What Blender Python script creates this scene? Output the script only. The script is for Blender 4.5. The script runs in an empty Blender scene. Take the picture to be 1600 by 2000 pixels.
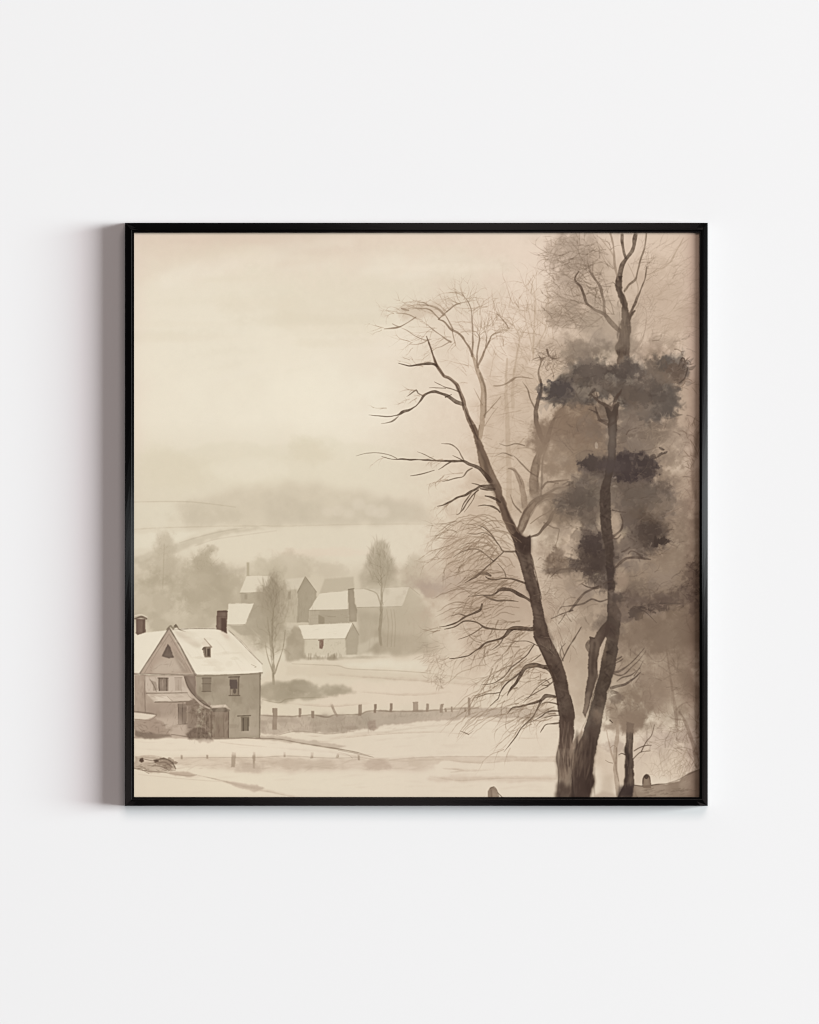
import bpy, bmesh, math, random
import numpy as np

# ------------------------------------------------------------------ camera, world, lamps, exposure
S = 0.5 / 1138.0                      # metres per photograph pixel on the wall
CAM_D = 4.0                           # camera distance from the wall
FRONT = 57 * S                        # how far the frame stands out from the wall

def wx(px): return (px - 800.0) * S
def wz(py): return (1000.0 - py) * S

scene = bpy.context.scene
cam_data = bpy.data.cameras.new('camera')
cam = bpy.data.objects.new('camera', cam_data)
scene.collection.objects.link(cam)
cam.location = (0, -CAM_D, 0)
cam.rotation_euler = (math.radians(90), 0, 0)
cam_data.sensor_fit = 'VERTICAL'
cam_data.sensor_height = 24.0
cam_data.lens = 24.0 * CAM_D / (2000 * S)
cam_data.clip_start = 0.05
cam_data.clip_end = 100.0
scene.camera = cam

world = bpy.data.worlds.new('World')
scene.world = world
world.use_nodes = True
bg = world.node_tree.nodes['Background']
bg.inputs['Color'].default_value = (1.0, 0.93, 0.92, 1)
bg.inputs['Strength'].default_value = 0.10

def area_lamp(name, azimuth, elevation, dist, sx, sy, energy, color):
    """azimuth: degrees from the wall normal towards the right; elevation: degrees above the horizon"""
    ld = bpy.data.lights.new(name, 'AREA')
    ld.shape = 'RECTANGLE'
    ld.size, ld.size_y = sx, sy
    ld.energy = energy
    ld.color = color
    o = bpy.data.objects.new(name, ld)
    scene.collection.objects.link(o)
    a, e = math.radians(azimuth), math.radians(elevation)
    d = (math.sin(a) * math.cos(e), -math.cos(a) * math.cos(e), math.sin(e))
    o.location = tuple(c * dist for c in d)
    from mathutils import Vector
    o.rotation_euler = Vector(d).to_track_quat('Z', 'Y').to_euler()
    return o

# unseen key light from the right, split in two to tint the penumbra: the steeper one a touch rosier than the grazing one
area_lamp('key_light', 48.6, 2.6, 40, 13.4, 11.0, 12420, (1.0, 0.970, 1.0))
area_lamp('key_light', 67.2, 2.6, 40, 13.4, 11.0, 13100, (0.87, 1.050, 1.045))
area_lamp('fill_light', 6, 24, 20, 7.0, 6.0, 1080, (1.0, 0.835, 0.80))  # fill lamp added above and in front, to lift the shadow strip

scene.cycles.pixel_filter_type = 'BLACKMAN_HARRIS'
scene.cycles.filter_width = 1.1
scene.view_settings.view_transform = 'Standard'
scene.view_settings.look = 'None'
scene.view_settings.exposure = 0.0
scene.view_settings.gamma = 1.0
scene.view_settings.use_curve_mapping = False

# ------------------------------------------------------------------ materials
def material(name):
    m = bpy.data.materials.new(name)
    m.use_nodes = True
    nt = m.node_tree
    return m, nt, nt.nodes['Principled BSDF']

def wall_material():
    m, nt, p = material('matte_white_paint')
    p.inputs['Base Color'].default_value = (0.8, 0.8, 0.8, 1)
    p.inputs['Roughness'].default_value = 0.9
    p.inputs['Specular IOR Level'].default_value = 0.1
    return m

def frame_material():
    # black lacquer brushed along each rail: its sheen spreads across the rail
    m, nt, p = material('satin_black_lacquer')
    p.inputs['Base Color'].default_value = (0.0004, 0.0003, 0.0004, 1)
    p.inputs['Roughness'].default_value = 0.4
    p.inputs['Specular IOR Level'].default_value = 0.24
    p.inputs['Anisotropic'].default_value = 1.0
    tg = nt.nodes.new('ShaderNodeTangent'); tg.direction_type = 'UV_MAP'; tg.uv_map = 'UVMap'
    nt.links.new(tg.outputs['Tangent'], p.inputs['Tangent'])
    return m

def edge_material():
    # unseen flank of the frame, made reflective to throw a faint glow on the wall
    m, nt, p = material('glow_edge_reflector')
    p.inputs['Base Color'].default_value = (0.16, 0.16, 0.16, 1)
    p.inputs['Metallic'].default_value = 1.0
    p.inputs['Roughness'].default_value = 0.25
    return m

# ------------------------------------------------------------------ wall
def mesh_object(name, verts, faces, mat, parent=None):
    me = bpy.data.meshes.new(name)
    me.from_pydata(verts, [], faces)
    me.update()
    o = bpy.data.objects.new(name, me)
    scene.collection.objects.link(o)
    me.materials.append(mat)
    if parent is not None:
        o.parent = parent
    return o

wall = mesh_object('wall', [(-4, 0, -4), (4, 0, -4), (4, 0, 4), (-4, 0, 4),
                            (-4, .1, -4), (4, .1, -4), (4, .1, 4), (-4, .1, 4)],
                   [(0, 1, 2, 3), (7, 6, 5, 4), (0, 4, 5, 1), (1, 5, 6, 2), (2, 6, 7, 3), (3, 7, 4, 0)],
                   wall_material())
wall['kind'] = 'structure'

# ------------------------------------------------------------------ the print, painted by code
#PAINT-BEGIN
PX0, PY0, PW, PH = 262, 454, 1106, 1104     # the print in photograph pixels

class Painter:
    def __init__(self, seed=7):
        self.rng = np.random.default_rng(seed)
        self.cv = np.zeros((PH, PW, 3), np.float32)
        self.n1 = self.fbm(9, 4)
        self.n2 = self.fbm(22, 4)
        self.n3 = self.fbm(60, 5)
        self.n4 = self.fbm(200, 4)
        self.nx, self.ny = self.fbm(16, 4), self.fbm(16, 4)
        self.gr = self.rng.random((PH, PW)).astype(np.float32)
        self.gr2 = self.fbm(4, 2)

    def fbm(self, scale, octs):
        out = np.zeros((PH, PW), np.float32); amp = 1.0; tot = 0.0
        for k in range(octs):
            s = max(scale / 2 ** k, 1.6)
            gh, gw = int(PH / s) + 4, int(PW / s) + 4
            g = self.rng.random((gh, gw)).astype(np.float32)
            yy = np.arange(PH) / s; xx = np.arange(PW) / s
            yi = yy.astype(int); xi = xx.astype(int)
            fy = (yy - yi)[:, None].astype(np.float32); fx = (xx - xi)[None, :].astype(np.float32)
            fy = fy * fy * (3 - 2 * fy); fx = fx * fx * (3 - 2 * fx)
            a = g[yi][:, xi]; b = g[yi][:, xi + 1]; c = g[yi + 1][:, xi]; d = g[yi + 1][:, xi + 1]
            out += amp * ((a * (1 - fx) + b * fx) * (1 - fy) + (c * (1 - fx) + d * fx) * fy)
            tot += amp; amp *= 0.55
        out /= tot
        lo, hi = np.percentile(out, [2, 98])
        return np.clip((out - lo) / (hi - lo), 0, 1)

    @staticmethod
    def blur(a, r):
        if r < 0.3: return a
        k = max(1, int(round(r * 0.9)))
        if k == 1 and r < 1.0:
            w = min(0.3, r * 0.33)
            for ax in (0, 1):
                q = np.pad(a, [(1, 1) if i == ax else (0, 0) for i in (0, 1)], mode='edge')
                a = a * (1 - 2 * w) + w * ((q[2:] + q[:-2]) if ax == 0 else (q[:, 2:] + q[:, :-2]))
            return a
        n = 2 * k + 1
        for _ in range(2):
            for ax in (0, 1):
                p = np.pad(a, [(k + 1, k) if i == ax else (0, 0) for i in (0, 1)], mode='edge')
                c = np.cumsum(p, axis=ax, dtype=np.float64)
                a = ((c[n:] - c[:-n]) if ax == 0 else (c[:, n:] - c[:, :-n])) / n
        return a.astype(np.float32)

    def box(self, x0, y0, x1, y1, pad):
        return (max(0, int(x0 - PX0 - pad)), max(0, int(y0 - PY0 - pad)),
                min(PW, int(x1 - PX0 + pad) + 1), min(PH, int(y1 - PY0 + pad) + 1))

    def put(self, b, mask, color, alpha=1.0, mode='n'):
        x0, y0, x1, y1 = b
        if x1 <= x0 or y1 <= y0: return
        v = self.cv[y0:y1, x0:x1]
        a = np.clip(mask * alpha, 0, 1)[..., None]
        c = np.asarray(color, np.float32)
        if mode == 'n': v += (c - v) * a
        else: v *= 1 + (c / 255.0 - 1) * a

    def poly(self, pts, color, alpha=1.0, soft=0.8, warp=0.0, vary=0.0, edge=0.0, mode='n'):
        pts = np.asarray(pts, np.float32)
        pad = soft * 3 + warp + 3
        b = self.box(pts[:, 0].min(), pts[:, 1].min(), pts[:, 0].max(), pts[:, 1].max(), pad)
        x0, y0, x1, y1 = b
        if x1 <= x0 or y1 <= y0: return
        yy, xx = np.mgrid[y0:y1, x0:x1].astype(np.float32)
        if warp:
            xx = xx + (self.nx[y0:y1, x0:x1] - .5) * 2 * warp
            yy = yy + (self.ny[y0:y1, x0:x1] - .5) * 2 * warp
        acc = 0
        for oy in (-.25, .25):
            ins = np.zeros(xx.shape, bool)
            X = pts[:, 0] - PX0; Y = pts[:, 1] - PY0
            for i in range(len(pts)):
                xa, ya, xb, yb = X[i - 1], Y[i - 1], X[i], Y[i]
                if ya == yb: continue
                c = ((ya > yy + oy) != (yb > yy + oy)) & (xx < (xb - xa) * (yy + oy - ya) / (yb - ya) + xa)
                ins ^= c
            acc = acc + ins.astype(np.float32) * .5
        m = self.blur(acc, soft)
        if edge:
            m = m + edge * np.clip(m - self.blur(m, 5), 0, 1) * m
        if vary:
            m = m * (1 - vary * self.n2[y0:y1, x0:x1]) * (1 - .5 * vary * self.n3[y0:y1, x0:x1])
        self.put(b, m, color, alpha, mode)

    def blob(self, cx, cy, rx, ry, color, alpha=1.0, soft=1.0, rag=0.3, vary=0.3, noise=None, mode='n'):
        """an ellipse of wet paint: soft 0..1 is how far the edge bleeds; rag how uneven it is"""
        pad = 4
        k = 1 + soft * .6 + rag
        b = self.box(cx - rx * k, cy - ry * k, cx + rx * k, cy + ry * k, pad)
        x0, y0, x1, y1 = b
        if x1 <= x0 or y1 <= y0: return
        yy, xx = np.mgrid[y0:y1, x0:x1].astype(np.float32)
        d = np.sqrt(((xx + PX0 - cx) / rx) ** 2 + ((yy + PY0 - cy) / ry) ** 2)
        n = self.n2 if noise is None else noise
        d = d + (n[y0:y1, x0:x1] - .5) * 2 * rag + (self.n1[y0:y1, x0:x1] - .5) * rag * .5
        t = np.clip((1 + soft * .5 - d) / max(soft, .04), 0, 1)
        m = t * t * (3 - 2 * t)
        if vary: m = m * (1 - vary * self.n3[y0:y1, x0:x1])
        self.put(b, m, color, alpha, mode)

    @staticmethod
    def smooth(pts, ws, step=3.0):
        P = [np.array(p, np.float64) for p in pts]
        if len(P) == 2:
            n = max(2, int(np.hypot(*(P[1] - P[0])) / step))
            t = np.linspace(0, 1, n + 1)[:, None]
            return P[0] * (1 - t) + P[1] * t, ws[0] * (1 - t[:, 0]) + ws[1] * t[:, 0]
        Q = [2 * P[0] - P[1]] + P + [2 * P[-1] - P[-2]]
        out, ow = [], []
        for i in range(1, len(Q) - 2):
            p0, p1, p2, p3 = Q[i - 1:i + 3]
            n = max(2, int(np.hypot(*(p2 - p1)) / step))
            for t in np.linspace(0, 1, n, endpoint=False):
                out.append(.5 * (2 * p1 + (p2 - p0) * t + (2 * p0 - 5 * p1 + 4 * p2 - p3) * t * t + (3 * p1 - p0 - 3 * p2 + p3) * t ** 3))
                ow.append(ws[i - 1] * (1 - t) + ws[i] * t)
        out.append(P[-1]); ow.append(ws[-1])
        return np.array(out), np.array(ow)

    def stroke(self, pts, ws, color, alpha=1.0, soft=0.0, dry=0.25, wob=0.0, fade=None, sharp=False):
        if np.isscalar(ws): ws = [ws] * len(pts)
        if len(ws) != len(pts):
            ws = list(np.interp(np.linspace(0, 1, len(pts)), np.linspace(0, 1, len(ws)), ws))
        if sharp:
            seg = [self.smooth(pts[i:i + 2], ws[i:i + 2]) for i in range(len(pts) - 1)]
            p = np.concatenate([q[0] for q in seg]); w = np.concatenate([q[1] for q in seg])
        else:
            p, w = self.smooth(pts, ws)
        big = float(np.max(ws))
        if big > 2.2 and not sharp and len(p) > 5:
            k = len(p); ker = np.hanning(9); ker /= ker.sum()
            nz = [np.convolve(self.rng.normal(0, 1, k + 8), ker, 'valid')[:k] for _ in range(3)]
            w = w * np.clip(1 + .42 * nz[0] * np.minimum(1, 4 / np.maximum(w, 1)), .55, 1.5)
            ww = np.minimum(w, 6)[:, None] * .22
            p = p + np.stack(nz[1:], 1) * ww
        if wob:
            k = len(p)
            p = p + np.stack([np.convolve(self.rng.normal(0, 1, k + 4), np.ones(5) / 5, 'valid')[:k] for _ in (0, 1)], 1) * wob
        m_w = float(w.max())
        sl = np.concatenate([[0], np.cumsum(np.hypot(*(p[1:] - p[:-1]).T))])
        ef = np.ones(len(p))
        if big > 5 and not sharp:
            if w[0] > 4: ef *= np.clip(.15 + sl / (w[0] * .8), 0, 1)
            if w[-1] > 4: ef *= np.clip(.15 + (sl[-1] - sl) / (w[-1] * .8), 0, 1)
        b = self.box(p[:, 0].min(), p[:, 1].min(), p[:, 0].max(), p[:, 1].max(), m_w + soft * 3 + 2)
        x0, y0, x1, y1 = b
        if x1 <= x0 or y1 <= y0: return
        mask = np.zeros((y1 - y0, x1 - x0), np.float32)
        n = len(p)
        for i in range(n - 1):
            ax, ay = p[i, 0] - PX0, p[i, 1] - PY0; bx, by = p[i + 1, 0] - PX0, p[i + 1, 1] - PY0
            r0, r1 = w[i] / 2, w[i + 1] / 2
            R = max(r0, r1) + 1.5
            u0, v0 = max(x0, int(min(ax, bx) - R)), max(y0, int(min(ay, by) - R))
            u1, v1 = min(x1, int(max(ax, bx) + R) + 2), min(y1, int(max(ay, by) + R) + 2)
            if u1 <= u0 or v1 <= v0: continue
            xx = np.arange(u0, u1, dtype=np.float32)[None, :]; yy = np.arange(v0, v1, dtype=np.float32)[:, None]
            dx, dy = bx - ax, by - ay
            L2 = dx * dx + dy * dy + 1e-6
            t = np.clip(((xx - ax) * dx + (yy - ay) * dy) / L2, 0, 1)
            d = np.sqrt((xx - ax - t * dx) ** 2 + (yy - ay - t * dy) ** 2)
            r = r0 + (r1 - r0) * t
            c = np.clip(r - d + .5, 0, 1) * np.minimum(1, 2 * np.maximum(r, .12))
            if big > 5:
                c = c * (ef[i] + (ef[i + 1] - ef[i]) * t)
            if fade is not None:
                c = c * (fade[0] + (fade[1] - fade[0]) * (i + t) / n)
            s = mask[v0 - y0:v1 - y0, u0 - x0:u1 - x0]
            np.maximum(s, c, out=s)
        if big > 4:
            mask = mask * (.86 + .3 * np.clip(mask - self.blur(mask, min(3, big * .4)), 0, .6))
        if soft: mask = self.blur(mask, soft)
        if dry: mask = mask * (1 - dry * self.n1[y0:y1, x0:x1]) * (1 - .5 * dry * self.gr2[y0:y1, x0:x1])
        self.put(b, mask, color, alpha)

    def twig(self, x, y, ang, length, w, color, alpha, droop=0.0, depth=2, spread=.5, kids=3, soft=0.0, curl=.25):
        """a thin branch that forks: ang in degrees (0 = right, 90 = up), droop in degrees per step"""
        r = self.rng
        n = 5; pts = [(x, y)]; a = ang; st = length / n; nodes = []
        cur = r.normal(0, 7) * curl * 4
        for i in range(n):
            a += droop + cur + r.normal(0, 9)
            x += math.cos(math.radians(a)) * st; y -= math.sin(math.radians(a)) * st
            pts.append((x, y)); nodes.append((x, y, a))
        self.stroke(pts, [w, w * .8, w * .55, w * .3], color, alpha, soft=soft, dry=.3, fade=(1, .45))
        if depth > 0:
            for _ in range(kids):
                i = r.integers(0, n - 1)
                px, py, pa = nodes[i]
                sgn = 1 if r.random() < .5 else -1
                self.twig(px, py, pa + sgn * r.uniform(18, 60) * spread * 2, length * r.uniform(.35, .65), w * .6,
                          color, alpha * .9, droop * 1.1, depth - 1, spread, max(1, kids - 1), soft, curl)

    def scribble(self, cx, cy, rx, ry, n, color, alpha, length=18, w=1.3, ang=200, dang=30, curve=14, soft=0.35):
        """many short curved strokes scattered over an ellipse"""
        r = self.rng
        for _ in range(n):
            t = r.uniform(0, 2 * math.pi); q = math.sqrt(r.random())
            x = cx + rx * q * math.cos(t); y = cy + ry * q * math.sin(t)
            a = ang + r.normal(0, dang); L = length * r.uniform(.5, 1.4); pts = [(x, y)]; dc = r.normal(0, curve)
            for i in range(3):
                a += dc
                x += math.cos(math.radians(a)) * L / 3; y -= math.sin(math.radians(a)) * L / 3
                pts.append((x, y))
            self.stroke(pts, [w * .5, w * r.uniform(.8, 1.5), w * .3], color, alpha * r.uniform(.3, 1), soft, dry=0)

    def hatch(self, x0, y0, x1, y1, n, color, alpha, L=10, ang=90, dang=20, w=1.2, soft=.3):
        """loose pencil and brush marks over a rectangle"""
        r = self.rng
        for _ in range(n):
            x, y = r.uniform(x0, x1), r.uniform(y0, y1); a = math.radians(ang + r.normal(0, dang)); l = L * r.uniform(.4, 1.4) / 2
            dx, dy = math.cos(a) * l, -math.sin(a) * l
            self.stroke([(x - dx, y - dy), (x + r.normal(0, .6), y + r.normal(0, .6)), (x + dx, y + dy)], [w * .4, w * r.uniform(.7, 1.6), w * .3], color, alpha * r.uniform(.3, 1), soft, dry=.2)

    def fringe(self, pts, color, alpha, n=60, size=9, w=4, tone=12, inside=.2):
        """leaf-shaped dabs along the rim of a mass, pointing outwards"""
        r = self.rng; Q = np.asarray(pts, np.float32); c = Q.mean(0)
        for _ in range(n):
            i = r.integers(0, len(Q)); t = r.random()
            e = Q[i - 1] * (1 - t) + Q[i] * t
            e = c + (e - c) * (1 - inside * r.random())
            d = e - c; a = math.atan2(-d[1], d[0]) + r.normal(0, .7); L = size * r.uniform(.5, 1.3)
            m = (e[0] + math.cos(a) * L * .5 + r.normal(0, 1), e[1] - math.sin(a) * L * .5 + r.normal(0, 1))
            q = (e[0] + math.cos(a + .3) * L, e[1] - math.sin(a + .3) * L)
            self.stroke([tuple(e), m, q], [w * .6, w * r.uniform(.6, 1.3), .6], np.array(color) + r.normal(0, tone), alpha * r.uniform(.4, 1), .5, dry=.3)

    def leafmass(self, pts, color, alpha, vary=.35, n=60, leaf=7, tone=18):
        """a cloud of wet leaf dabs with a ragged outline inside a polygon"""
        r = self.rng
        P = np.asarray(pts, np.float32)
        self.poly(P, color, alpha, soft=3.0, warp=9, vary=vary, edge=.35)
        self.poly(P, color, alpha * .5, soft=.9, warp=10, vary=.5, edge=.7)
        self.fringe(P, np.array(color) - 8, alpha * .7, n=n, size=leaf * 1.6, w=leaf * .75, tone=tone * .6)
        self.fringe(P, np.array(color) + 14, alpha * .45, n=n, size=leaf * 2.2, w=leaf * .9, tone=tone, inside=.1)
        c = P.mean(0)
        for _ in range(n):
            i = r.integers(0, len(P)); t = r.random()
            e = P[i - 1] * (1 - t) + P[i] * t
            q = r.uniform(.25, 1.04)
            x, y = c + (e - c) * q
            k = r.normal(0, tone)
            s = leaf * r.uniform(.4, 1.5)
            self.blob(x, y, s * 1.25, s, np.array(color) + k, alpha * r.uniform(.2, .7), soft=.9, rag=.5, vary=.2, noise=self.n1)


def paint_print():
    P = Painter(); A = np.array; r = P.rng
    blob, poly, stroke, twig, scrib, leaf = P.blob, P.poly, P.stroke, P.twig, P.scribble, P.leafmass
    cv = P.cv
    # ---- paper and sky
    yy, xx = np.mgrid[0:PH, 0:PW].astype(np.float32)
    Xp, Yp = xx + PX0, yy + PY0
    cv[:] = A((232, 221, 199))
    def grade(w, color, a):
        w = np.clip(w, 0, 1)[..., None] * a
        cv[:] += (A(color, np.float32) - cv) * w
    grade((560 - Yp) / 110 * (1 - (Xp - 300) / 1500) + (P.n3 - .5) * .5, (224, 206, 186), .85)
    grade((300 - Xp) / 40 + (P.n3 - .5) * .3, (229, 211, 193), .6)
    grade((Xp - 660) / 330, (228, 209, 188), .7)
    grade((Xp - 1010) / 330, (208, 188, 165), .7)
    blob(520, 475, 200, 28, (216, 198, 178), .55, 1.2, .3, .3, P.n3)
    blob(700, 585, 210, 55, (224, 213, 190), .8, 1.2, .35, .3, P.n3)
    blob(560, 610, 120, 30, (225, 213, 191), .5, 1.2, .35, .3, P.n3)
    blob(820, 520, 160, 22, (232, 221, 199), .6, 1.2, .3, .3, P.n3)
    blob(430, 740, 220, 130, (237, 228, 205), .7, 1.3, .35, .3, P.n4)
    blob(600, 800, 150, 70, (238, 229, 206), .7, 1.2, .35, .3, P.n3)
    for i in range(14):
        blob(r.uniform(300, 900), r.uniform(470, 760), r.uniform(50, 150), r.uniform(5, 15),
             A((228, 216, 193)) + r.normal(0, 5), .35, 1.2, .4, .4, P.n3)
    for i in range(30):
        x, y = r.uniform(280, 900), r.uniform(480, 830); l = r.uniform(60, 170)
        stroke([(x, y), (x + l * .5, y - r.uniform(2, 12)), (x + l, y - r.uniform(4, 20))], [4, r.uniform(8, 18), 3], (222, 211, 188) if r.random() < .5 else (240, 231, 211), .22, 5, .4)
    poly([(300, 540), (420, 500), (560, 470), (700, 462), (690, 480), (560, 500), (430, 530), (320, 570)], (240, 230, 210), .35, 8, 6, .3)
    poly([(262, 470), (420, 462), (560, 458), (660, 470), (600, 490), (500, 500), (420, 520), (330, 524), (262, 560)], (220, 202, 182), .2, 9, 8, .4)
    # ---- far hills fading in haze
    grade((Yp - 820) / 170, (219, 208, 184), .8)
    poly([(262, 892), (300, 878), (360, 880), (410, 866), (480, 862), (520, 870), (560, 868), (585, 853), (640, 852),
          (660, 862), (720, 868), (800, 880), (860, 890), (860, 960), (262, 960)], (222, 212, 188), .55, 3, 4, .35)
    blob(330, 915, 80, 35, (220, 209, 184), .6, 1.1, .3, .3, P.n3)
    blob(602, 880, 38, 26, (219, 208, 183), .75, .9, .25, .2)
    blob(490, 918, 70, 20, (231, 221, 198), .7, 1.1, .3, .2)
    poly([(360, 985), (420, 968), (480, 952), (560, 940), (640, 948), (700, 962), (760, 975), (830, 990), (850, 1026),
          (560, 1026), (420, 1032), (360, 1035)], (205, 194, 171), .85, 9, 9, .3)
    poly([(520, 960), (590, 975), (640, 992), (690, 980), (760, 975), (815, 985), (838, 1022), (640, 1024), (520, 1024)], (200, 189, 167), .5, 6, 8, .4)
    for x, y in [(640, 1000), (700, 985), (725, 995), (745, 1000), (680, 1003), (660, 995)]:
        blob(x, y, 13, 11, (217, 206, 184), .6, .8, .3, .3)
    blob(385, 995, 45, 14, (207, 196, 173), .7, 1, .4, .3)
    blob(400, 1010, 60, 12, (204, 193, 170), .6, 1, .4, .3)
    stroke([(262, 980), (320, 979), (375, 980), (430, 986), (460, 990)], [1.5, 2, 1.5], (190, 178, 154), .6, .6)
    stroke([(262, 1033), (330, 1030), (450, 1027), (560, 1027), (690, 1024), (840, 1023)], [2, 2.5, 1.5], (196, 184, 160), .6, .7)
    poly([(262, 984), (340, 983), (345, 1000), (320, 1028), (262, 1031)], (226, 216, 193), .6, 4, 4, .3)
    # snow field below the line
    poly([(262, 1036), (450, 1030), (560, 1028), (850, 1025), (870, 1120), (262, 1120)], (222, 211, 188), .75, 3, 2, .2)
    poly([(262, 1042), (350, 1040), (390, 1036), (340, 1058), (300, 1070), (262, 1072)], (228, 218, 195), .8, 2.5, 2)
    poly([(262, 1088), (330, 1064), (390, 1045), (440, 1034), (500, 1028), (520, 1032), (460, 1042), (400, 1056), (350, 1076), (300, 1095), (262, 1102)],
         (200, 189, 166), .8, 2.2, 3, .3, .3)
    stroke([(350, 1060), (385, 1049), (430, 1038), (480, 1030)], [1, 2, 1], (180, 168, 146), .5, .8)
    stroke([(380, 1066), (420, 1053), (480, 1044), (540, 1036)], [1, 1.6, 1], (188, 176, 154), .5, .8)
    blob(640, 1078, 90, 8, (224, 206, 184), .5, 1, .3, .2)
    # ---- haze behind the village, soft trees
    poly([(262, 1095), (330, 1090), (400, 1100), (480, 1110), (560, 1095), (700, 1110), (860, 1100), (880, 1290), (262, 1240)], (199, 187, 163), .7, 14, 10, .25)
    blob(330, 1150, 90, 50, (196, 184, 161), .55, 1, .35, .3)
    for (x, y, rx, ry, c, a) in [(320, 1085, 22, 40, (190, 178, 155), .6), (318, 1062, 12, 22, (196, 184, 161), .5),
                                 (340, 1120, 24, 30, (192, 180, 157), .5),
                                 (405, 1112, 26, 36, (178, 166, 143), .85), (425, 1120, 18, 30, (180, 168, 146), .7),
                                 (385, 1140, 40, 40, (184, 172, 149), .7), (440, 1165, 50, 40, (183, 171, 148), .6),
                                 (400, 1190, 50, 45, (183, 171, 148), .65), (300, 1185, 45, 40, (198, 186, 163), .5),
                                 (560, 1110, 45, 28, (196, 184, 161), .7), (520, 1120, 30, 30, (198, 187, 163), .6),
                                 (650, 1115, 36, 16, (203, 191, 168), .6), (350, 1215, 60, 25, (196, 184, 161), .5)]:
        blob(x, y, rx, ry, c, a, .7, .3, .25)
    scrib(400, 1095, 22, 22, 40, (165, 153, 131), .35, 9, 1.2, 90, 40)
    scrib(318, 1075, 16, 28, 40, (178, 166, 143), .35, 9, 1.1, 90, 35)
    stroke([(318, 1150), (319, 1110), (321, 1062)], [2.5, 2, 1], (176, 163, 140), .5, .6)
    scrib(390, 1170, 50, 45, 60, (170, 158, 135), .25, 10, 1.4, 90, 70)
    for i in range(40):
        blob(r.uniform(270, 470), r.uniform(1100, 1230), r.uniform(8, 26), r.uniform(8, 22), A((184, 172, 149)) + r.normal(0, 8), .3, .9, .45, .3)
    poly([(432, 1112), (478, 1108), (478, 1118), (432, 1122)], (190, 178, 156), .6, 2, 2)
    poly([(482, 1098), (487, 1098), (487, 1124), (482, 1124)], (183, 171, 146), .8, .8)
    # poplars
    poly([(736, 1057), (744, 1056), (755, 1068), (766, 1092), (776, 1125), (782, 1145), (700, 1148), (708, 1115), (716, 1085), (724, 1066)],
         (182, 170, 148), .8, 3.5, 6, .3)
    poly([(738, 1065), (746, 1063), (757, 1090), (770, 1138), (724, 1142), (726, 1090)], (172, 160, 137), .5, 4, 5, .4)
    scrib(742, 1108, 26, 40, 130, (150, 138, 117), .4, 13, 1.0, 100, 22)
    poly([(800, 1086), (812, 1080), (826, 1090), (832, 1118), (834, 1150), (782, 1150), (788, 1110)], (190, 178, 155), .75, 4, 5, .3)
    scrib(808, 1115, 20, 30, 50, (170, 158, 136), .35, 10, 1.0, 95, 25)
    # ---- village houses
    def house(roof, wall_, rc=(222, 211, 188), wc=(180, 168, 146), gable=None, gc=(172, 160, 138), line=(150, 137, 116), ws=1.0):
        poly(wall_, wc, .9, ws, ws * 1.2, .15)
        if gable: poly(gable, gc, .9, 1.0, 1.2, .15, .2)
        poly(roof, rc, .95, .7, 1.0, .08)
        stroke([roof[-1], roof[-2]], [1.2, 1.0], line, .65, .3)
        stroke([roof[0], roof[1]], [.8, .8], line, .4, .3)
    house([(481, 1124), (528, 1123), (521, 1156), (468, 1158)], [(470, 1157), (525, 1155), (545, 1180), (540, 1215), (470, 1182)], gable=[(528, 1123), (545, 1145), (545, 1185), (520, 1185), (521, 1156)])
    poly([(482, 1160), (515, 1160), (515, 1176), (480, 1176)], (186, 174, 151), .6, 2)
    for x in (503, 478): poly([(x, 1160), (x + 5, 1160), (x + 5, 1170), (x, 1170)], (160, 147, 126), .6, 1)
    # second house with gable
    poly([(540, 1135), (560, 1130), (580, 1150), (582, 1215), (540, 1215)], (186, 174, 151), .8, 1.5, 1.5, .2)
    poly([(556, 1131), (595, 1127), (581, 1150), (560, 1152)], (212, 201, 178), .9, 1)
    poly([(596, 1126), (617, 1154), (618, 1170), (603, 1192), (603, 1215), (580, 1215), (581, 1154)], (171, 159, 137), .95, .8, 1.2, .2, .3)
    stroke([(581, 1156), (596, 1126), (618, 1156)], [1.3, 1.5, 1.2], (140, 127, 107), .75, .3, sharp=True)
    poly([(562, 1156), (567, 1154), (568, 1170), (563, 1170)], (155, 142, 121), .6, .8)
    # third house + chimney
    poly([(634, 1130), (690, 1126), (692, 1152), (624, 1158)], (190, 178, 155), .7, 1.5)
    house([(624, 1158), (680, 1153), (679, 1190), (603, 1192)], [(603, 1191), (682, 1189), (682, 1222), (603, 1222)])
    poly([(624, 1193), (680, 1191), (680, 1218), (624, 1218)], (176, 164, 142), .7, 1)
    stroke([(640, 1204), (655, 1204)], [1.5, 1.5], (155, 142, 121), .6)
    poly([(622, 1200), (634, 1206), (634, 1218), (622, 1218)], (155, 142, 120), .7, .8)
    # fourth house
    house([(692, 1150), (800, 1145), (784, 1184), (697, 1186)], [(696, 1184), (800, 1146), (818, 1162), (838, 1200), (842, 1275), (697, 1275)], (214, 203, 180), (189, 177, 154), ws=3.0)
    stroke([(800, 1146), (820, 1162)], [1, 1], (150, 137, 116), .5, .3)
    poly([(680, 1150), (691, 1149), (693, 1178), (698, 1190), (696, 1214), (681, 1214)], (163, 150, 129), .95, .7, .6, .2, .3)
    stroke([(680, 1151), (691, 1149)], [2, 2], (140, 127, 107), .7)
    # fifth, nearest
    poly([(578, 1217), (590, 1226), (596, 1250), (598, 1290), (556, 1290), (558, 1250), (566, 1228)], (165, 152, 130), .85, 2, 4, .3)
    poly([(553, 1224), (574, 1219), (560, 1246), (553, 1255)], (207, 196, 173), .7, 1.2)
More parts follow.
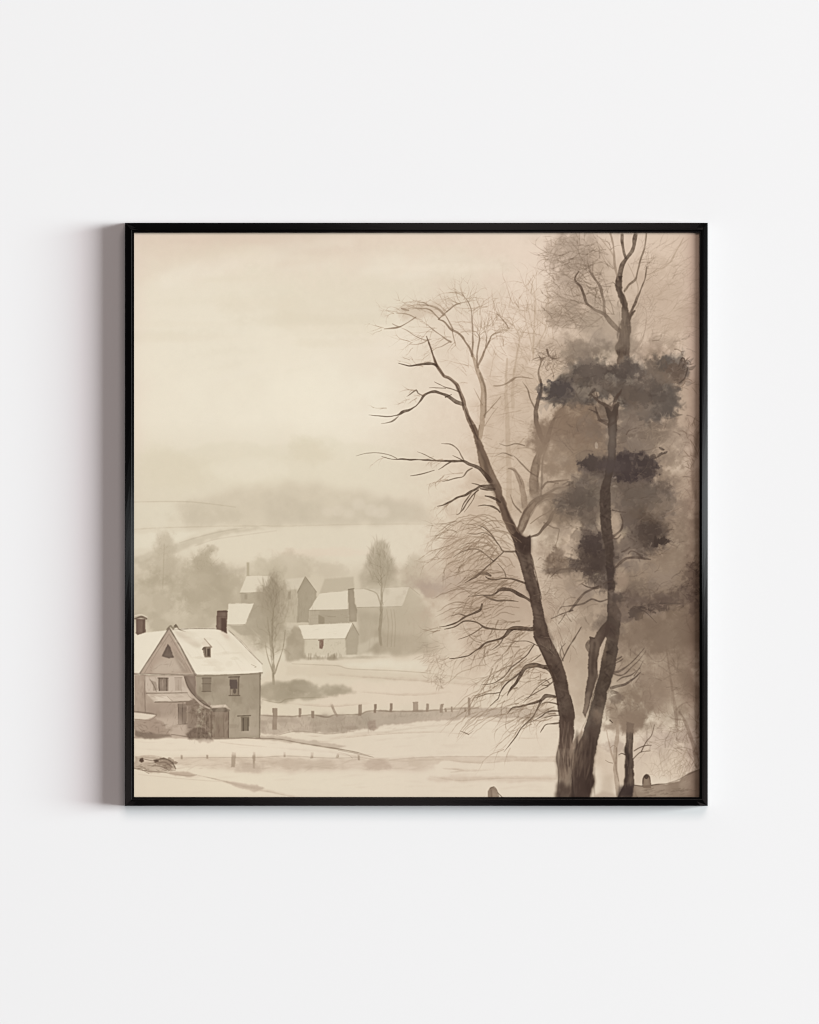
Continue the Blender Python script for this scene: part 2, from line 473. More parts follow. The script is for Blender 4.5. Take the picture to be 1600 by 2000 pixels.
    house([(583, 1220), (688, 1216), (674, 1247), (593, 1248)], [(593, 1247), (677, 1246), (677, 1279), (596, 1281)], (231, 220, 197), (208, 197, 173), [(688, 1216), (701, 1238), (698, 1278), (676, 1279), (675, 1247)], (174, 162, 140))
    poly([(623, 1250), (632, 1250), (632, 1259), (629, 1267), (624, 1266)], (138, 114, 99), .95, .6)
    stroke([(622, 1250), (632, 1249)], [2, 1.4], (130, 106, 92), .9)
    stroke([(688, 1217), (701, 1240)], [1, 1], (140, 127, 107), .6)
    stroke([(675, 1248), (688, 1217)], [1.2, .8], (150, 137, 116), .7)
    for i in range(26):
        x = r.uniform(594, 674); y = r.uniform(1280, 1287)
        stroke([(x, y + 3), (x + r.normal(0, 2), y - r.uniform(1, 7))], [r.uniform(3, 7), 2], (163, 150, 128), .45, .9)
    stroke([(596, 1286), (620, 1285), (650, 1287), (676, 1286), (720, 1283), (760, 1284)], [4, 6, 5, 6, 3], (163, 150, 128), .6, 1.2)
    poly([(640, 1288), (648, 1277), (654, 1275), (662, 1288)], (158, 145, 123), .6, 1.2, 2)
    stroke([(655, 1270), (668, 1278), (676, 1284)], [1.5, 2, 1], (208, 197, 174), .7, .5)
    P.hatch(594, 1250, 676, 1276, 40, (186, 174, 150), .5, 8, 90, 40)
    P.hatch(596, 1222, 680, 1245, 16, (214, 203, 180), .5, 14, 5, 10)
    for x in (602, 606, 640, 652): stroke([(x, 1287), (x + 1, 1276)], [3, 2], (150, 136, 115), .6, .6)
    poly([(700, 1195), (740, 1195), (750, 1230), (740, 1278), (700, 1278)], (176, 164, 142), .7, 4, 6, .4)
    poly([(728, 1230), (760, 1240), (850, 1245), (858, 1278), (728, 1282)], (166, 153, 131), .7, 5, 6, .4)
    poly([(700, 1258), (740, 1240), (738, 1252), (718, 1272), (700, 1276)], (207, 196, 173), .6, 2, 2)
    blob(800, 1220, 50, 45, (184, 172, 149), .5, .9, .3, .3)
    P.hatch(604, 1192, 680, 1216, 26, (166, 153, 131), .45, 14, 2, 8)
    P.hatch(700, 1190, 840, 1275, 60, (174, 161, 139), .4, 24, 90, 18, 1.6, .8)
    P.hatch(582, 1150, 616, 1212, 30, (160, 147, 126), .4, 16, 90, 14)
    P.hatch(545, 1150, 580, 1212, 30, (172, 160, 137), .4, 18, 90, 14, 1.5, .6)
    # poplar trunk and its bare twigs
    stroke([(741, 1082), (744, 1120), (745, 1160), (744, 1200), (742, 1235), (744, 1262)], [1.2, 2, 4, 5, 5, 6], (150, 137, 115), .75, .4)
    stroke([(743, 1180), (736, 1160), (722, 1152), (712, 1150)], [3, 2, 1], (155, 142, 120), .6, .4)
    stroke([(745, 1165), (752, 1140), (760, 1100)], [2, 1.6, .8], (158, 145, 123), .6, .4)
    P.scribble(742, 1105, 24, 42, 110, (150, 137, 116), .28, 20, 1.6, 95, 16, 8, .8)
    blob(742, 1118, 30, 36, (176, 164, 142), .45, 1.1, .4, .3)
    for i in range(8):
        twig(743 + r.normal(0, 2), r.uniform(1100, 1215), 90 + r.choice([-1, 1]) * r.uniform(15, 45), r.uniform(18, 36), 1.3, (150, 137, 115), .55, 0, 1)
    for x in (756, 764, 770): stroke([(x, 1262), (x + 2, 1220), (x - 1, 1190)], [2, 1.4, 1], (160, 147, 125), .5, .4)
    # ---- middle snow, tracks
    poly([(540, 1292), (600, 1290), (700, 1286), (860, 1276), (900, 1300), (1090, 1320), (1090, 1420), (500, 1420), (505, 1330)], (219, 206, 182), .92, 3, 2, .12)
    poly([(660, 1296), (780, 1288), (840, 1296), (830, 1308), (700, 1304)], (226, 216, 193), .8, 3, 3)
    poly([(560, 1300), (660, 1296), (690, 1308), (820, 1316), (900, 1324), (900, 1332), (720, 1328), (560, 1318)], (210, 197, 173), .6, 2.5, 3, .3)
    stroke([(570, 1296), (620, 1298), (660, 1300), (685, 1306), (760, 1309), (820, 1313), (900, 1322), (930, 1328)], [1, 2, 1.6, 1.6, 1], (180, 167, 144), .6, .5)
    poly([(700, 1330), (860, 1334), (930, 1340), (920, 1370), (640, 1384), (600, 1376)], (224, 208, 185), .6, 5, 4)
    stroke([(860, 1318), (900, 1325), (925, 1326)], [2, 3, 1], (196, 178, 156), .6, .8)
    # hazy tree by the house
    blob(533, 1200, 30, 56, (178, 165, 143), .65, 1.0, .4, .35)
    blob(532, 1168, 18, 34, (158, 145, 124), .5, 1.0, .45, .4)
    P.scribble(533, 1185, 26, 52, 110, (148, 135, 114), .3, 24, 1.6, 92, 20, 8, .8)
    blob(534, 1185, 32, 50, (172, 159, 137), .45, 1.1, .45, .3)
    P.scribble(530, 1160, 16, 30, 60, (134, 121, 101), .28, 18, 1.6, 90, 18, 8, .8)
    blob(500, 1225, 24, 30, (176, 164, 142), .6, .9, .35, .3)
    blob(530, 1230, 30, 40, (176, 164, 141), .55, .9, .3, .3)
    poly([(496, 1178), (520, 1205), (514, 1240), (478, 1228), (478, 1219)], (178, 166, 144), .8, 1.5, 2, .2)
    house([(445, 1179), (496, 1178), (478, 1219), (444, 1220)], [(446, 1219), (478, 1219), (500, 1240), (470, 1240)], (229, 218, 195))
    stroke([(534, 1335), (534, 1290), (531, 1250), (533, 1200), (540, 1160)], [5, 4, 3, 2, 1], (150, 137, 115), .75, .5)
    for i in range(26):
        sgn = r.choice([-1, 1])
        twig(533 + r.normal(0, 1.5), r.uniform(1165, 1290), 90 + sgn * r.uniform(15, 50), r.uniform(25, 60), 1.7, (150, 137, 115), .38, -sgn * 2, 1, soft=.6)
    stroke([(536, 1315), (545, 1290), (553, 1262), (557, 1230)], [3, 2.4, 1.8, 1], (150, 137, 115), .7, .4)
    stroke([(532, 1310), (522, 1280), (518, 1255)], [2.5, 1.8, 1], (150, 137, 115), .6, .4)
    stroke([(533, 1330), (530, 1280), (526, 1240), (522, 1205)], [3, 3, 2.4, 1], (146, 133, 111), .5, .7)
    # bush row in front
    poly([(498, 1345), (520, 1334), (560, 1331), (600, 1330), (625, 1342), (670, 1336), (684, 1346), (672, 1356), (630, 1361), (570, 1365), (545, 1372), (515, 1368), (498, 1360)],
         (176, 164, 142), .85, 2.5, 5, .3, .3)
    poly([(500, 1345), (530, 1338), (575, 1333), (605, 1338), (592, 1358), (545, 1368), (510, 1364)], (158, 145, 123), .6, 4, 5, .4)
    for i in range(20):
        x = r.uniform(500, 670); blob(x, r.uniform(1336, 1360) , r.uniform(8, 22), r.uniform(4, 8), A((170, 158, 136)) + r.normal(0, 7), .4, .9, .5, .3)
    stroke([(512, 1366), (545, 1372), (565, 1364), (640, 1361)], [1, 2, 1.5, .8], (150, 137, 115), .5, .4)
    # ---- lower field
    poly([(262, 1430), (520, 1425), (700, 1405), (930, 1392), (1092, 1396), (1170, 1420), (1368, 1430), (1368, 1558), (262, 1558)], (224, 210, 187), .92, 4, 2, .1)
    blob(560, 1530, 190, 26, (227, 215, 191), .7, 1.2, .2, .2, P.n3)
    blob(880, 1425, 170, 25, (224, 211, 188), .7, 1.2, .2, .2, P.n3)
    # ---- upper fence / hedge
    poly([(506, 1396), (530, 1398), (560, 1399), (600, 1396), (650, 1397), (700, 1395), (722, 1389), (770, 1388), (800, 1389), (850, 1387), (900, 1386), (935, 1380), (1000, 1382), (1085, 1385),
          (1085, 1400), (1000, 1402), (930, 1402), (850, 1408), (790, 1410), (745, 1418), (735, 1424), (715, 1424), (660, 1430), (640, 1434), (610, 1428), (575, 1428), (545, 1434), (506, 1434)],
         (183, 167, 148), .85, 1.2, 3, .25, .5)
    poly([(600, 1397), (720, 1392), (730, 1420), (640, 1432), (610, 1426)], (166, 153, 134), .55, 3, 5, .4)
    poly([(700, 1396), (860, 1392), (900, 1396), (780, 1410), (720, 1424)], (176, 164, 145), .5, 3, 4, .4)
    stroke([(506, 1396), (560, 1399), (610, 1396), (640, 1400), (655, 1396), (700, 1395), (725, 1388), (800, 1389), (860, 1386), (935, 1382)], [1.4, 2.6, 1.8, 3, 2], (138, 121, 104), .7, .6)
    for (x, t, w, bt) in [(536, 1382, 9, 1425), (585, 1382, 5, 1400), (611, 1388, 6, 1402), (703, 1375, 6, 1398), (732, 1374, 5, 1392), (763, 1373, 5, 1390),
                          (811, 1370, 10, 1390), (834, 1374, 5, 1390), (861, 1374, 6, 1392), (871, 1382, 4, 1390), (882, 1380, 3, 1390), (908, 1381, 4, 1390), (916, 1362, 5, 1396)]:
        lean = r.normal(0, .8); poly([(x - w / 2 + lean, t + r.uniform(-.5, 1)), (x + w / 2 + lean, t + r.uniform(-.5, 1)), (x + w / 2, bt), (x - w / 2, bt)], (152, 134, 116), .88, .7, .6, .2, .3)
        stroke([(x - w * .3, t + 1), (x - w * .3, bt - 4)], [1, .8], (140, 123, 106), .5, .3)
    stroke([(646, 1376), (652, 1388), (658, 1398)], [6, 5, 4], (160, 142, 124), .8, .5)
    stroke([(870, 1383), (925, 1380)], [2, 2], (168, 150, 131), .6, .5)
    poly([(718, 1408), (734, 1407), (735, 1422), (728, 1427), (719, 1422)], (164, 145, 129), .7, 1, 2, .2, .3)
    P.hatch(508, 1400, 730, 1428, 110, (158, 142, 124), .4, 12, 90, 25, 1.8, .6)
    P.hatch(508, 1400, 860, 1424, 60, (196, 181, 160), .4, 22, 8, 14, 1.6, .6)
    P.hatch(740, 1390, 930, 1402, 70, (166, 152, 134), .4, 12, 60, 40, 1.8, .8)
    for i in range(22):
        x = r.uniform(508, 700); blob(x, r.uniform(1402, 1428), r.uniform(6, 18), r.uniform(3, 8), A((172, 156, 138)) + r.normal(0, 9), .35, .9, .5, .3)
    stroke([(540, 1436), (575, 1428), (610, 1430), (640, 1433), (690, 1428)], [1, 2, 1, 1.4, .7], (155, 139, 121), .6, .4)
    stroke([(690, 1432), (760, 1428), (820, 1420), (900, 1412)], [1, 3, 2, 1], (202, 188, 166), .7, 1)
    # paths
    poly([(500, 1438), (540, 1436), (600, 1445), (640, 1450), (678, 1458), (660, 1462), (600, 1454), (540, 1447), (500, 1444)], (180, 164, 145), .7, 1.2, 2, .3, .3)
    stroke([(440, 1440), (510, 1442), (550, 1444), (600, 1453), (660, 1462), (700, 1470), (728, 1478)], [1, 2, 2, 3, 2, 1], (142, 126, 108), .75, .4)
    for (x, y, l) in [(460, 1458, 30), (520, 1450, 25), (610, 1446, 40), (600, 1436, 30), (870, 1431, 60), (820, 1428, 30), (320, 1450, 25), (1000, 1440, 60), (690, 1472, 40)]:
        stroke([(x, y), (x + l * .5, y + 1.5), (x + l, y + .5)], [.6, 1.8, .5], (196, 180, 158), .6, .6)
    # lower fence / bank
    poly([(335, 1482), (355, 1476), (420, 1480), (470, 1478), (560, 1478), (640, 1480), (700, 1480), (720, 1486), (780, 1480), (830, 1478), (850, 1498), (830, 1506), (760, 1505), (690, 1503), (620, 1506), (500, 1510), (380, 1496), (340, 1490)],
         (201, 184, 163), .75, 3.0, 2, .4, .5)
    P.hatch(345, 1480, 830, 1502, 130, (186, 169, 148), .4, 24, 4, 10, 2.0, .8)
    P.hatch(345, 1486, 830, 1508, 70, (222, 207, 185), .5, 30, 3, 6, 2.2, .8)
    blob(735, 1493, 28, 10, (192, 174, 154), .7, .6, .3, .3)
    blob(600, 1492, 60, 9, (192, 175, 154), .5, .8, .3, .3)
    stroke([(340, 1480), (420, 1479), (500, 1479), (560, 1476), (640, 1480), (700, 1479)], [1, 1.8, 1], (170, 153, 134), .6, .4)
    for (x, t, w, bt) in [(455, 1468, 8, 1498), (496, 1468, 5, 1500), (404, 1474, 4, 1482), (354, 1473, 4, 1482), (556, 1468, 4, 1478), (609, 1468, 6, 1480), (659, 1472, 3, 1480), (700, 1474, 4, 1484)]:
        lean = r.normal(0, .8); poly([(x - w / 2 + lean, t), (x + w / 2 + lean, t + .6), (x + w / 2, bt), (x - w / 2, bt)], (172, 155, 135), .85, .8, .8, .2, .3)
    stroke([(656, 1480), (661, 1470), (680, 1474), (688, 1480)], [1.3, 1, 1], (160, 143, 124), .6)
    stroke([(660, 1465), (690, 1470), (730, 1479)], [1, 1.8, .8], (165, 148, 130), .6)
    blob(490, 1500, 26, 10, (190, 173, 153), .6, .7, .4, .3)
    poly([(800, 1482), (850, 1478), (930, 1476), (1090, 1478), (1090, 1484), (960, 1486), (900, 1490), (870, 1486), (830, 1500), (800, 1498)], (205, 189, 167), .75, 1.5, 3, .3, .3)
    stroke([(760, 1484), (820, 1479), (900, 1477), (1000, 1478), (1088, 1478)], [1, 1.6, 1.3, 1], (180, 163, 143), .6, .5)
    stroke([(865, 1500), (905, 1504), (880, 1508)], [1.5, 3, 1], (198, 182, 160), .7, .8)
    poly([(830, 1520), (880, 1515), (960, 1518), (1088, 1512), (1088, 1524), (940, 1528), (840, 1526)], (208, 192, 170), .75, 1.8, 3, .3, .3)
    stroke([(990, 1528), (1040, 1524), (1088, 1526)], [1, 3, 1], (206, 190, 168), .7, 1)
    P.hatch(340, 1508, 1085, 1552, 40, (212, 196, 174), .4, 60, 2, 4, 2.2, 1)
    P.hatch(700, 1410, 1085, 1475, 40, (212, 197, 175), .4, 50, 3, 5, 2, 1)
    for pts, w in [([(800, 1484), (860, 1482), (930, 1488), (1000, 1484), (1086, 1486)], [2, 6, 4, 6, 3]), ([(840, 1516), (900, 1522), (980, 1518), (1084, 1520)], [2, 8, 5, 4]), ([(880, 1500), (910, 1504), (960, 1502)], [1, 5, 1]),
                   ([(560, 1462), (640, 1468), (720, 1480), (800, 1486)], [1, 4, 5, 2]), ([(420, 1522), (470, 1534), (520, 1544), (580, 1556)], [3, 6, 5, 3]), ([(640, 1442), (700, 1436), (780, 1430), (880, 1428)], [1, 4, 3, 1]),
                   ([(930, 1404), (1000, 1408), (1086, 1404)], [2, 5, 3]), ([(520, 1458), (580, 1462), (640, 1466)], [1, 3, 1]), ([(262, 1460), (320, 1464), (390, 1462)], [2, 3, 1]), ([(640, 1316), (760, 1324), (900, 1334), (1000, 1346)], [2, 6, 6, 2]),
                   ([(560, 1372), (640, 1378), (720, 1372)], [1, 4, 1]), ([(700, 1350), (800, 1356), (880, 1350)], [1, 4, 1])]:
        stroke(pts, w, (198, 181, 159), .5, 1.4, .5, .6)
        stroke([(x + 4, y + 1.5) for x, y in pts], [.6, 1.4, .6], (164, 146, 126), .35, .5, .5, .6)
    # left bank with stones, log
    poly([(262, 1478), (290, 1476), (320, 1480), (338, 1488), (345, 1500), (330, 1506), (300, 1508), (262, 1502)], (172, 154, 135), .8, 1.2, 3, .4, .5)
    poly([(275, 1479), (300, 1483), (305, 1488), (280, 1488)], (216, 200, 178), .8, 1)
    blob(321, 1490, 18, 9, (142, 123, 106), .8, .5, .4, .3, P.n1)
    poly([(272, 1481), (279, 1480), (280, 1487), (275, 1490), (272, 1487)], (92, 74, 62), .92, .7, 1.5)
    poly([(300, 1485), (308, 1483), (312, 1487), (304, 1491)], (98, 81, 68), .85, .8, 1.5)
    stroke([(277, 1481), (290, 1484), (302, 1486)], [1.6, 1.4, 1.6], (120, 102, 88), .8, .3)
    stroke([(306, 1484), (318, 1481), (328, 1484), (337, 1490), (343, 1501)], [2, 3, 2.5, 4.5, 2], (108, 91, 77), .8, .4)
    stroke([(308, 1490), (322, 1488), (334, 1496)], [1.4, 3, 1.5], (122, 104, 90), .7, .4)
    stroke([(300, 1494), (316, 1498), (330, 1504)], [1.4, 3, 1.5], (132, 114, 99), .7, .4)
    stroke([(264, 1478), (290, 1475), (316, 1478)], [1.5, 2, 1], (188, 170, 150), .7, .5)
    stroke([(262, 1500), (285, 1505), (320, 1508), (360, 1514), (384, 1513)], [2, 2, 2, 2, 1], (138, 121, 104), .75, .4)
    poly([(330, 1506), (370, 1506), (384, 1512), (370, 1517), (330, 1512)], (186, 168, 148), .8, 1.2, 2)
    for i in range(26):
        x, y = r.uniform(264, 335), r.uniform(1490, 1506)
        stroke([(x, y), (x + r.uniform(4, 14), y + r.normal(0, 3))], [.8, 1.5], (125, 108, 92), .5)
    stroke([(270, 1512), (330, 1518), (400, 1524), (430, 1526)], [1, 1.6, 1], (200, 185, 163), .6, .6)
    stroke([(384, 1513), (440, 1526), (480, 1536), (515, 1538)], [1, 2, 4, 6], (178, 162, 142), .7, .6, .4)
    poly([(440, 1526), (480, 1532), (500, 1531), (514, 1538), (498, 1546), (460, 1535)], (194, 177, 157), .8, 1, 2, .2, .4)
    stroke([(495, 1542), (530, 1547), (570, 1556)], [1, 2, 1], (196, 180, 158), .6, .7)
    # ---- the cottage
    SN = (234, 223, 200)
    poly([(262, 1238), (290, 1234), (330, 1230), (272, 1316), (262, 1316)], SN, .98, .8, .6, .05)
    poly([(333, 1227), (423, 1226), (446, 1231), (478, 1260), (512, 1296), (513, 1314), (450, 1317), (381, 1319)], SN, .98, .8, .6, .06)
    poly([(336, 1230), (350, 1234), (395, 1260), (385, 1266), (345, 1240)], (208, 195, 173), .7, 2, 2)
    poly([(425, 1232), (445, 1233), (500, 1290), (505, 1306), (450, 1262)], (222, 209, 186), .7, 4, 4, .3)
    poly([(428, 1232), (444, 1238), (450, 1250), (440, 1246)], (210, 190, 170), .6, 2, 1)
    stroke([(444, 1231), (470, 1250), (493, 1276), (512, 1296)], [1, 1, 1.2, .8], (160, 146, 126), .55, .3)
    stroke([(490, 1297), (500, 1302), (497, 1303)], [.8, 1.4, .8], (150, 137, 117), .6)
    # walls
    WL = (166, 153, 133)
    poly([(378, 1318), (450, 1317), (509, 1314), (508, 1440), (440, 1442), (378, 1442)], WL, .97, .7, .6, .12, .2)
    poly([(440, 1400), (508, 1395), (508, 1438), (440, 1440)], (180, 166, 146), .5, 6, 3, .3)
    poly([(470, 1320), (508, 1317), (508, 1380), (468, 1385)], (158, 145, 125), .45, 5, 3, .4)
    stroke([(508, 1314), (507, 1380), (506, 1440)], [2.4, 2, 1.2], (140, 127, 108), .7, .4)
    stroke([(381, 1320), (450, 1318), (512, 1315)], [2.2, 1.4, 2], (138, 124, 105), .65, .5)
    poly([(262, 1318), (284, 1318), (284, 1392), (262, 1392)], (170, 151, 134), .95, .8, .6, .2)
    poly([(274, 1318), (383, 1318), (384, 1442), (262, 1442), (262, 1392), (284, 1390)], (180, 162, 144), .96, .8, .6, .18)
    # gable
    poly([(329, 1228), (274, 1315), (379, 1316)], (180, 161, 143), .96, .7, .5, .15)
    poly([(300, 1300), (322, 1286), (345, 1286), (360, 1312), (300, 1314)], (202, 188, 168), .7, 4, 2, .2)
    poly([(338, 1262), (352, 1284), (372, 1314), (356, 1314), (344, 1290)], (158, 142, 125), .6, 2.5, 2, .3)
    poly([(328, 1257), (334, 1264), (340, 1283), (330, 1285), (316, 1281)], (112, 97, 86), .95, .8, 1.5, .2, .4)
    stroke([(273, 1314), (300, 1273), (330, 1226), (352, 1262), (380, 1315)], [2.2, 2.5, 3, 3, 3.6], (132, 116, 102), .85, .4, sharp=True)
    stroke([(282, 1314), (306, 1274), (330, 1238), (350, 1272), (373, 1314)], [1, 1, 1.3, 1.2, 1.2], (150, 134, 118), .7, .3, sharp=True)
    stroke([(262, 1315), (320, 1316), (382, 1317)], [2, 2.6, 3], (142, 124, 110), .8, .4)
    stroke([(326, 1229), (334, 1222), (338, 1228), (343, 1220), (350, 1229), (362, 1233)], [3, 3, 3, 2.5, 2, 1], (130, 116, 98), .8, .4)
    blob(343, 1223, 4, 5, (120, 106, 90), .8, .5, .4, 0, P.n1)
    # wing, first floor
    poly([(281, 1321), (356, 1320), (364, 1330), (372, 1356), (284, 1353)], (205, 190, 171), .9, 1, .8, .12)
    poly([(294, 1327), (304, 1330), (307, 1346), (300, 1350)], (150, 134, 118), .8, .8, 1.5, .3)
    stroke([(293, 1327), (300, 1338), (305, 1350)], [1.5, 2, 1.5], (128, 112, 97), .7, .3)
    poly([(308, 1323), (328, 1323), (328, 1349), (309, 1349)], (132, 116, 102), .95, .6, .3, .15)
    for x in (311, 325): stroke([(x, 1324), (x, 1348)], [2, 2], (104, 89, 77), .85)
    stroke([(308, 1324), (328, 1324)], [2, 2], (108, 93, 80), .8)
    stroke([(317, 1328), (318, 1346)], [2, 1], (178, 160, 143), .7)
    poly([(341, 1323), (355, 1323), (355, 1349), (342, 1349)], (180, 164, 146), .85, .8, .4, .2)
    stroke([(341, 1323), (356, 1323)], [1.6, 1.6], (145, 129, 113), .6)
    stroke([(348, 1328), (348, 1347)], [2, 2], (163, 147, 130), .6)
    poly([(358, 1320), (381, 1320), (381, 1364), (374, 1358), (364, 1340)], (142, 125, 111), .9, .8, .8, .2, .3)
    stroke([(357, 1322), (364, 1342), (374, 1358), (382, 1368)], [2, 3, 3, 3], (196, 180, 161), .75, .4)
    stroke([(281, 1320), (283, 1350), (283, 1392)], [1, 1.4, 1.2], (140, 124, 108), .6, .3)
    # porch roof
    poly([(286, 1354), (366, 1353), (381, 1367), (378, 1370), (302, 1371)], (208, 193, 173), .95, .6, .5, .12)
    poly([(294, 1360), (328, 1359), (336, 1369), (303, 1370)], (222, 208, 187), .8, 1, .5)
    stroke([(284, 1353), (330, 1353), (367, 1352)], [1.6, 1.6, 1.6], (145, 128, 112), .75)
    stroke([(302, 1371), (340, 1371), (381, 1369)], [2, 2, 1.6], (128, 112, 97), .8)
    stroke([(327, 1360), (337, 1369)], [1.2, 1], (150, 134, 117), .7)
    poly([(276, 1352), (286, 1348), (286, 1366), (277, 1364)], (168, 150, 133), .7, 1)
    poly([(284, 1372), (380, 1372), (380, 1410), (284, 1400)], (176, 158, 140), .6, 2, 2, .3)
    poly([(347, 1374), (364, 1374), (364, 1414), (348, 1414)], (126, 110, 97), .92, .7, .4, .2)
    for x in (348, 356): stroke([(x, 1375), (x, 1413)], [1.6, 1.6], (102, 87, 75), .75)
    stroke([(346, 1415), (366, 1413)], [2, 2], (112, 97, 84), .7)
    poly([(300, 1400), (344, 1396), (364, 1420), (364, 1440), (310, 1432)], (200, 183, 164), .7, 4, 3, .3)
    poly([(366, 1374), (380, 1374), (380, 1430), (366, 1420)], (150, 133, 118), .8, 1.5, 1, .3)
    # outhouse
    poly([(412, 1388), (447, 1389), (446, 1441), (412, 1441)], (142, 124, 108), .95, .7, .5, .25, .2)
    for x in (418, 427, 436): stroke([(x, 1392), (x + .5, 1438)], [1, 1], (124, 107, 92), .5)
    stroke([(446, 1390), (446, 1440)], [1.6, 1.4], (112, 96, 82), .8)
    stroke([(441, 1392), (441, 1440)], [1, 1], (170, 152, 135), .6)
    poly([(408, 1377), (440, 1376), (450, 1384), (448, 1387), (412, 1383)], (214, 199, 178), .9, .8, .5)
    poly([(411, 1382), (440, 1382), (449, 1386), (446, 1390), (416, 1390)], (106, 91, 78), .92, .7, .5, .2)
    poly([(284, 1374), (346, 1374), (346, 1396), (300, 1402), (284, 1396)], (164, 146, 130), .5, 4, 3, .4)
    poly([(364, 1372), (384, 1370), (384, 1440), (364, 1436)], (146, 129, 114), .55, 3, 3, .4)
    P.hatch(284, 1374, 364, 1436, 50, (150, 133, 118), .4, 12, 80, 40, 1.4, .5)
    P.hatch(264, 1320, 283, 1388, 26, (146, 129, 114), .4, 14, 85, 14, 1.3, .5)
    P.hatch(285, 1322, 356, 1352, 26, (170, 153, 136), .5, 12, 88, 20, 1.3, .4)
    P.hatch(288, 1355, 374, 1369, 26, (176, 160, 141), .5, 16, 170, 12, 1.3, .4)
    P.hatch(290, 1288, 366, 1312, 24, (156, 139, 123), .45, 12, 60, 40, 1.3, .5)
    P.hatch(312, 1250, 346, 1284, 26, (152, 135, 120), .45, 10, 70, 30, 1.3, .5)
    P.hatch(386, 1322, 506, 1436, 90, (150, 137, 118), .35, 18, 88, 16, 1.6, .8)
    P.hatch(440, 1380, 506, 1436, 40, (186, 172, 151), .4, 18, 60, 40, 1.8, 1)
    P.hatch(414, 1390, 446, 1438, 26, (118, 101, 87), .45, 14, 90, 8, 1.4, .4)
    P.hatch(345, 1232, 505, 1308, 22, (214, 201, 179), .5, 34, 315, 8, 1.6, .8)
    P.hatch(425, 1194, 443, 1230, 16, (92, 73, 62), .5, 9, 88, 12, 1.6, .5)
    P.hatch(267, 1210, 283, 1236, 14, (98, 79, 67), .5, 9, 88, 12, 1.6, .5)
    INK = (104, 89, 76)
    for pts in [[(381, 1319), (420, 1317), (470, 1316), (512, 1313)], [(446, 1231), (470, 1253), (492, 1277), (512, 1297)], [(509, 1316), (508, 1350), (507, 1400), (507, 1440)], [(262, 1317), (300, 1317), (340, 1318), (381, 1318)],
                [(273, 1315), (300, 1272), (329, 1227)], [(331, 1227), (356, 1270), (381, 1317)], [(286, 1354), (330, 1353), (366, 1353)], [(302, 1371), (340, 1371), (380, 1369)], [(381, 1320), (382, 1345), (381, 1366)],
                [(262, 1390), (284, 1393), (305, 1396)], [(336, 1229), (380, 1227), (424, 1227)], [(412, 1384), (412, 1440)], [(447, 1388), (447, 1440)], [(284, 1320), (283, 1352), (284, 1390)], [(366, 1355), (374, 1362), (381, 1369)]]:
        for k in range(2):
            j = [(x + r.normal(0, .7), y + r.normal(0, .7)) for x, y in pts]
            stroke(j, [r.uniform(.6, 1.6) for _ in j], INK, r.uniform(.25, .55), .3, .5, .4)
    for i in range(26):
        blob(r.uniform(386, 504), r.uniform(1324, 1436), r.uniform(5, 16), r.uniform(4, 12), A((166, 152, 133)) + r.normal(0, 11), .35, .9, .5, .3)
    for i in range(22):
        blob(r.uniform(284, 372), r.uniform(1322, 1434), r.uniform(4, 13), r.uniform(3, 10), A((174, 157, 139)) + r.normal(0, 14), .35, .9, .5, .3)
    for i in range(18):
        x, y = r.uniform(350, 490), r.uniform(1235, 1310)
        blob(x, y, r.uniform(6, 18), r.uniform(2, 6), A((220, 207, 185)) + r.normal(0, 6), .4, .9, .5, .3)
    stroke([(383, 1314), (430, 1312), (480, 1312), (511, 1310)], [2, 2.5, 2, 2], (242, 233, 212), .5, .8)
    # creeper and bushes at the foot
    for i in range(70):
        t = r.random()
        blob(376 + 34 * t + r.normal(0, 5), 1368 + r.uniform(0, 70) * (.3 + .7 * t) + 6 * t, r.uniform(3, 9), r.uniform(3, 7),
             A((140, 123, 107)) + r.normal(0, 12), .55, .7, .5, .2, P.n1)
    stroke([(380, 1372), (396, 1368), (408, 1382), (413, 1400), (412, 1440)], [2, 3, 3, 3, 2], (124, 107, 92), .7, .4, .3, .6)
    stroke([(398, 1390), (408, 1396), (410, 1438)], [1.4, 1.4, 1.4], (168, 150, 133), .6, .4)
    stroke([(385, 1440), (392, 1412), (404, 1392)], [1, 1, 1], (118, 102, 88), .6)
    poly([(363, 1432), (380, 1420), (400, 1424), (410, 1440), (416, 1448), (410, 1453), (390, 1450), (370, 1444)], (122, 105, 91), .85, 1, 3, .3, .4)
    poly([(358, 1322), (366, 1322), (384, 1356), (398, 1370), (412, 1380), (408, 1386), (392, 1378), (376, 1362), (364, 1342)], (128, 112, 98), .7, 1.2, 1.5, .3)
    stroke([(357, 1322), (364, 1342), (376, 1360), (392, 1374), (409, 1383)], [2.5, 3.5, 4, 4, 3], (206, 190, 170), .85, .4, .3)
    stroke([(360, 1322), (368, 1342), (381, 1360), (396, 1373), (412, 1381)], [1, 1.4, 1.6, 1.4, 1], (98, 83, 71), .75, .3, .3)
    for i in range(3): stroke([(384 + i * 8, 1380 + i * 3), (386 + i * 8, 1410), (383 + i * 8, 1440)], [1.2, 1.6, 1], (178, 161, 143), .5, .5, .4, .8)
    poly([(262, 1391), (304, 1396), (292, 1405), (262, 1403)], (224, 210, 188), .95, .8, .5)
    stroke([(262, 1389), (290, 1392), (306, 1395)], [2, 2.5, 1], (128, 112, 97), .7, .4)
    stroke([(262, 1404), (292, 1406), (306, 1397)], [1, 1.4, 1], (132, 115, 100), .6)
    poly([(262, 1405), (300, 1404), (318, 1410), (330, 1430), (334, 1438), (318, 1440), (300, 1442), (262, 1434)], (168, 149, 132), .8, 1.5, 3, .35, .4)
    poly([(262, 1426), (286, 1432), (302, 1430), (330, 1434), (334, 1440), (304, 1444), (288, 1443), (262, 1436)], (124, 108, 94), .75, 1.2, 2.5, .3)
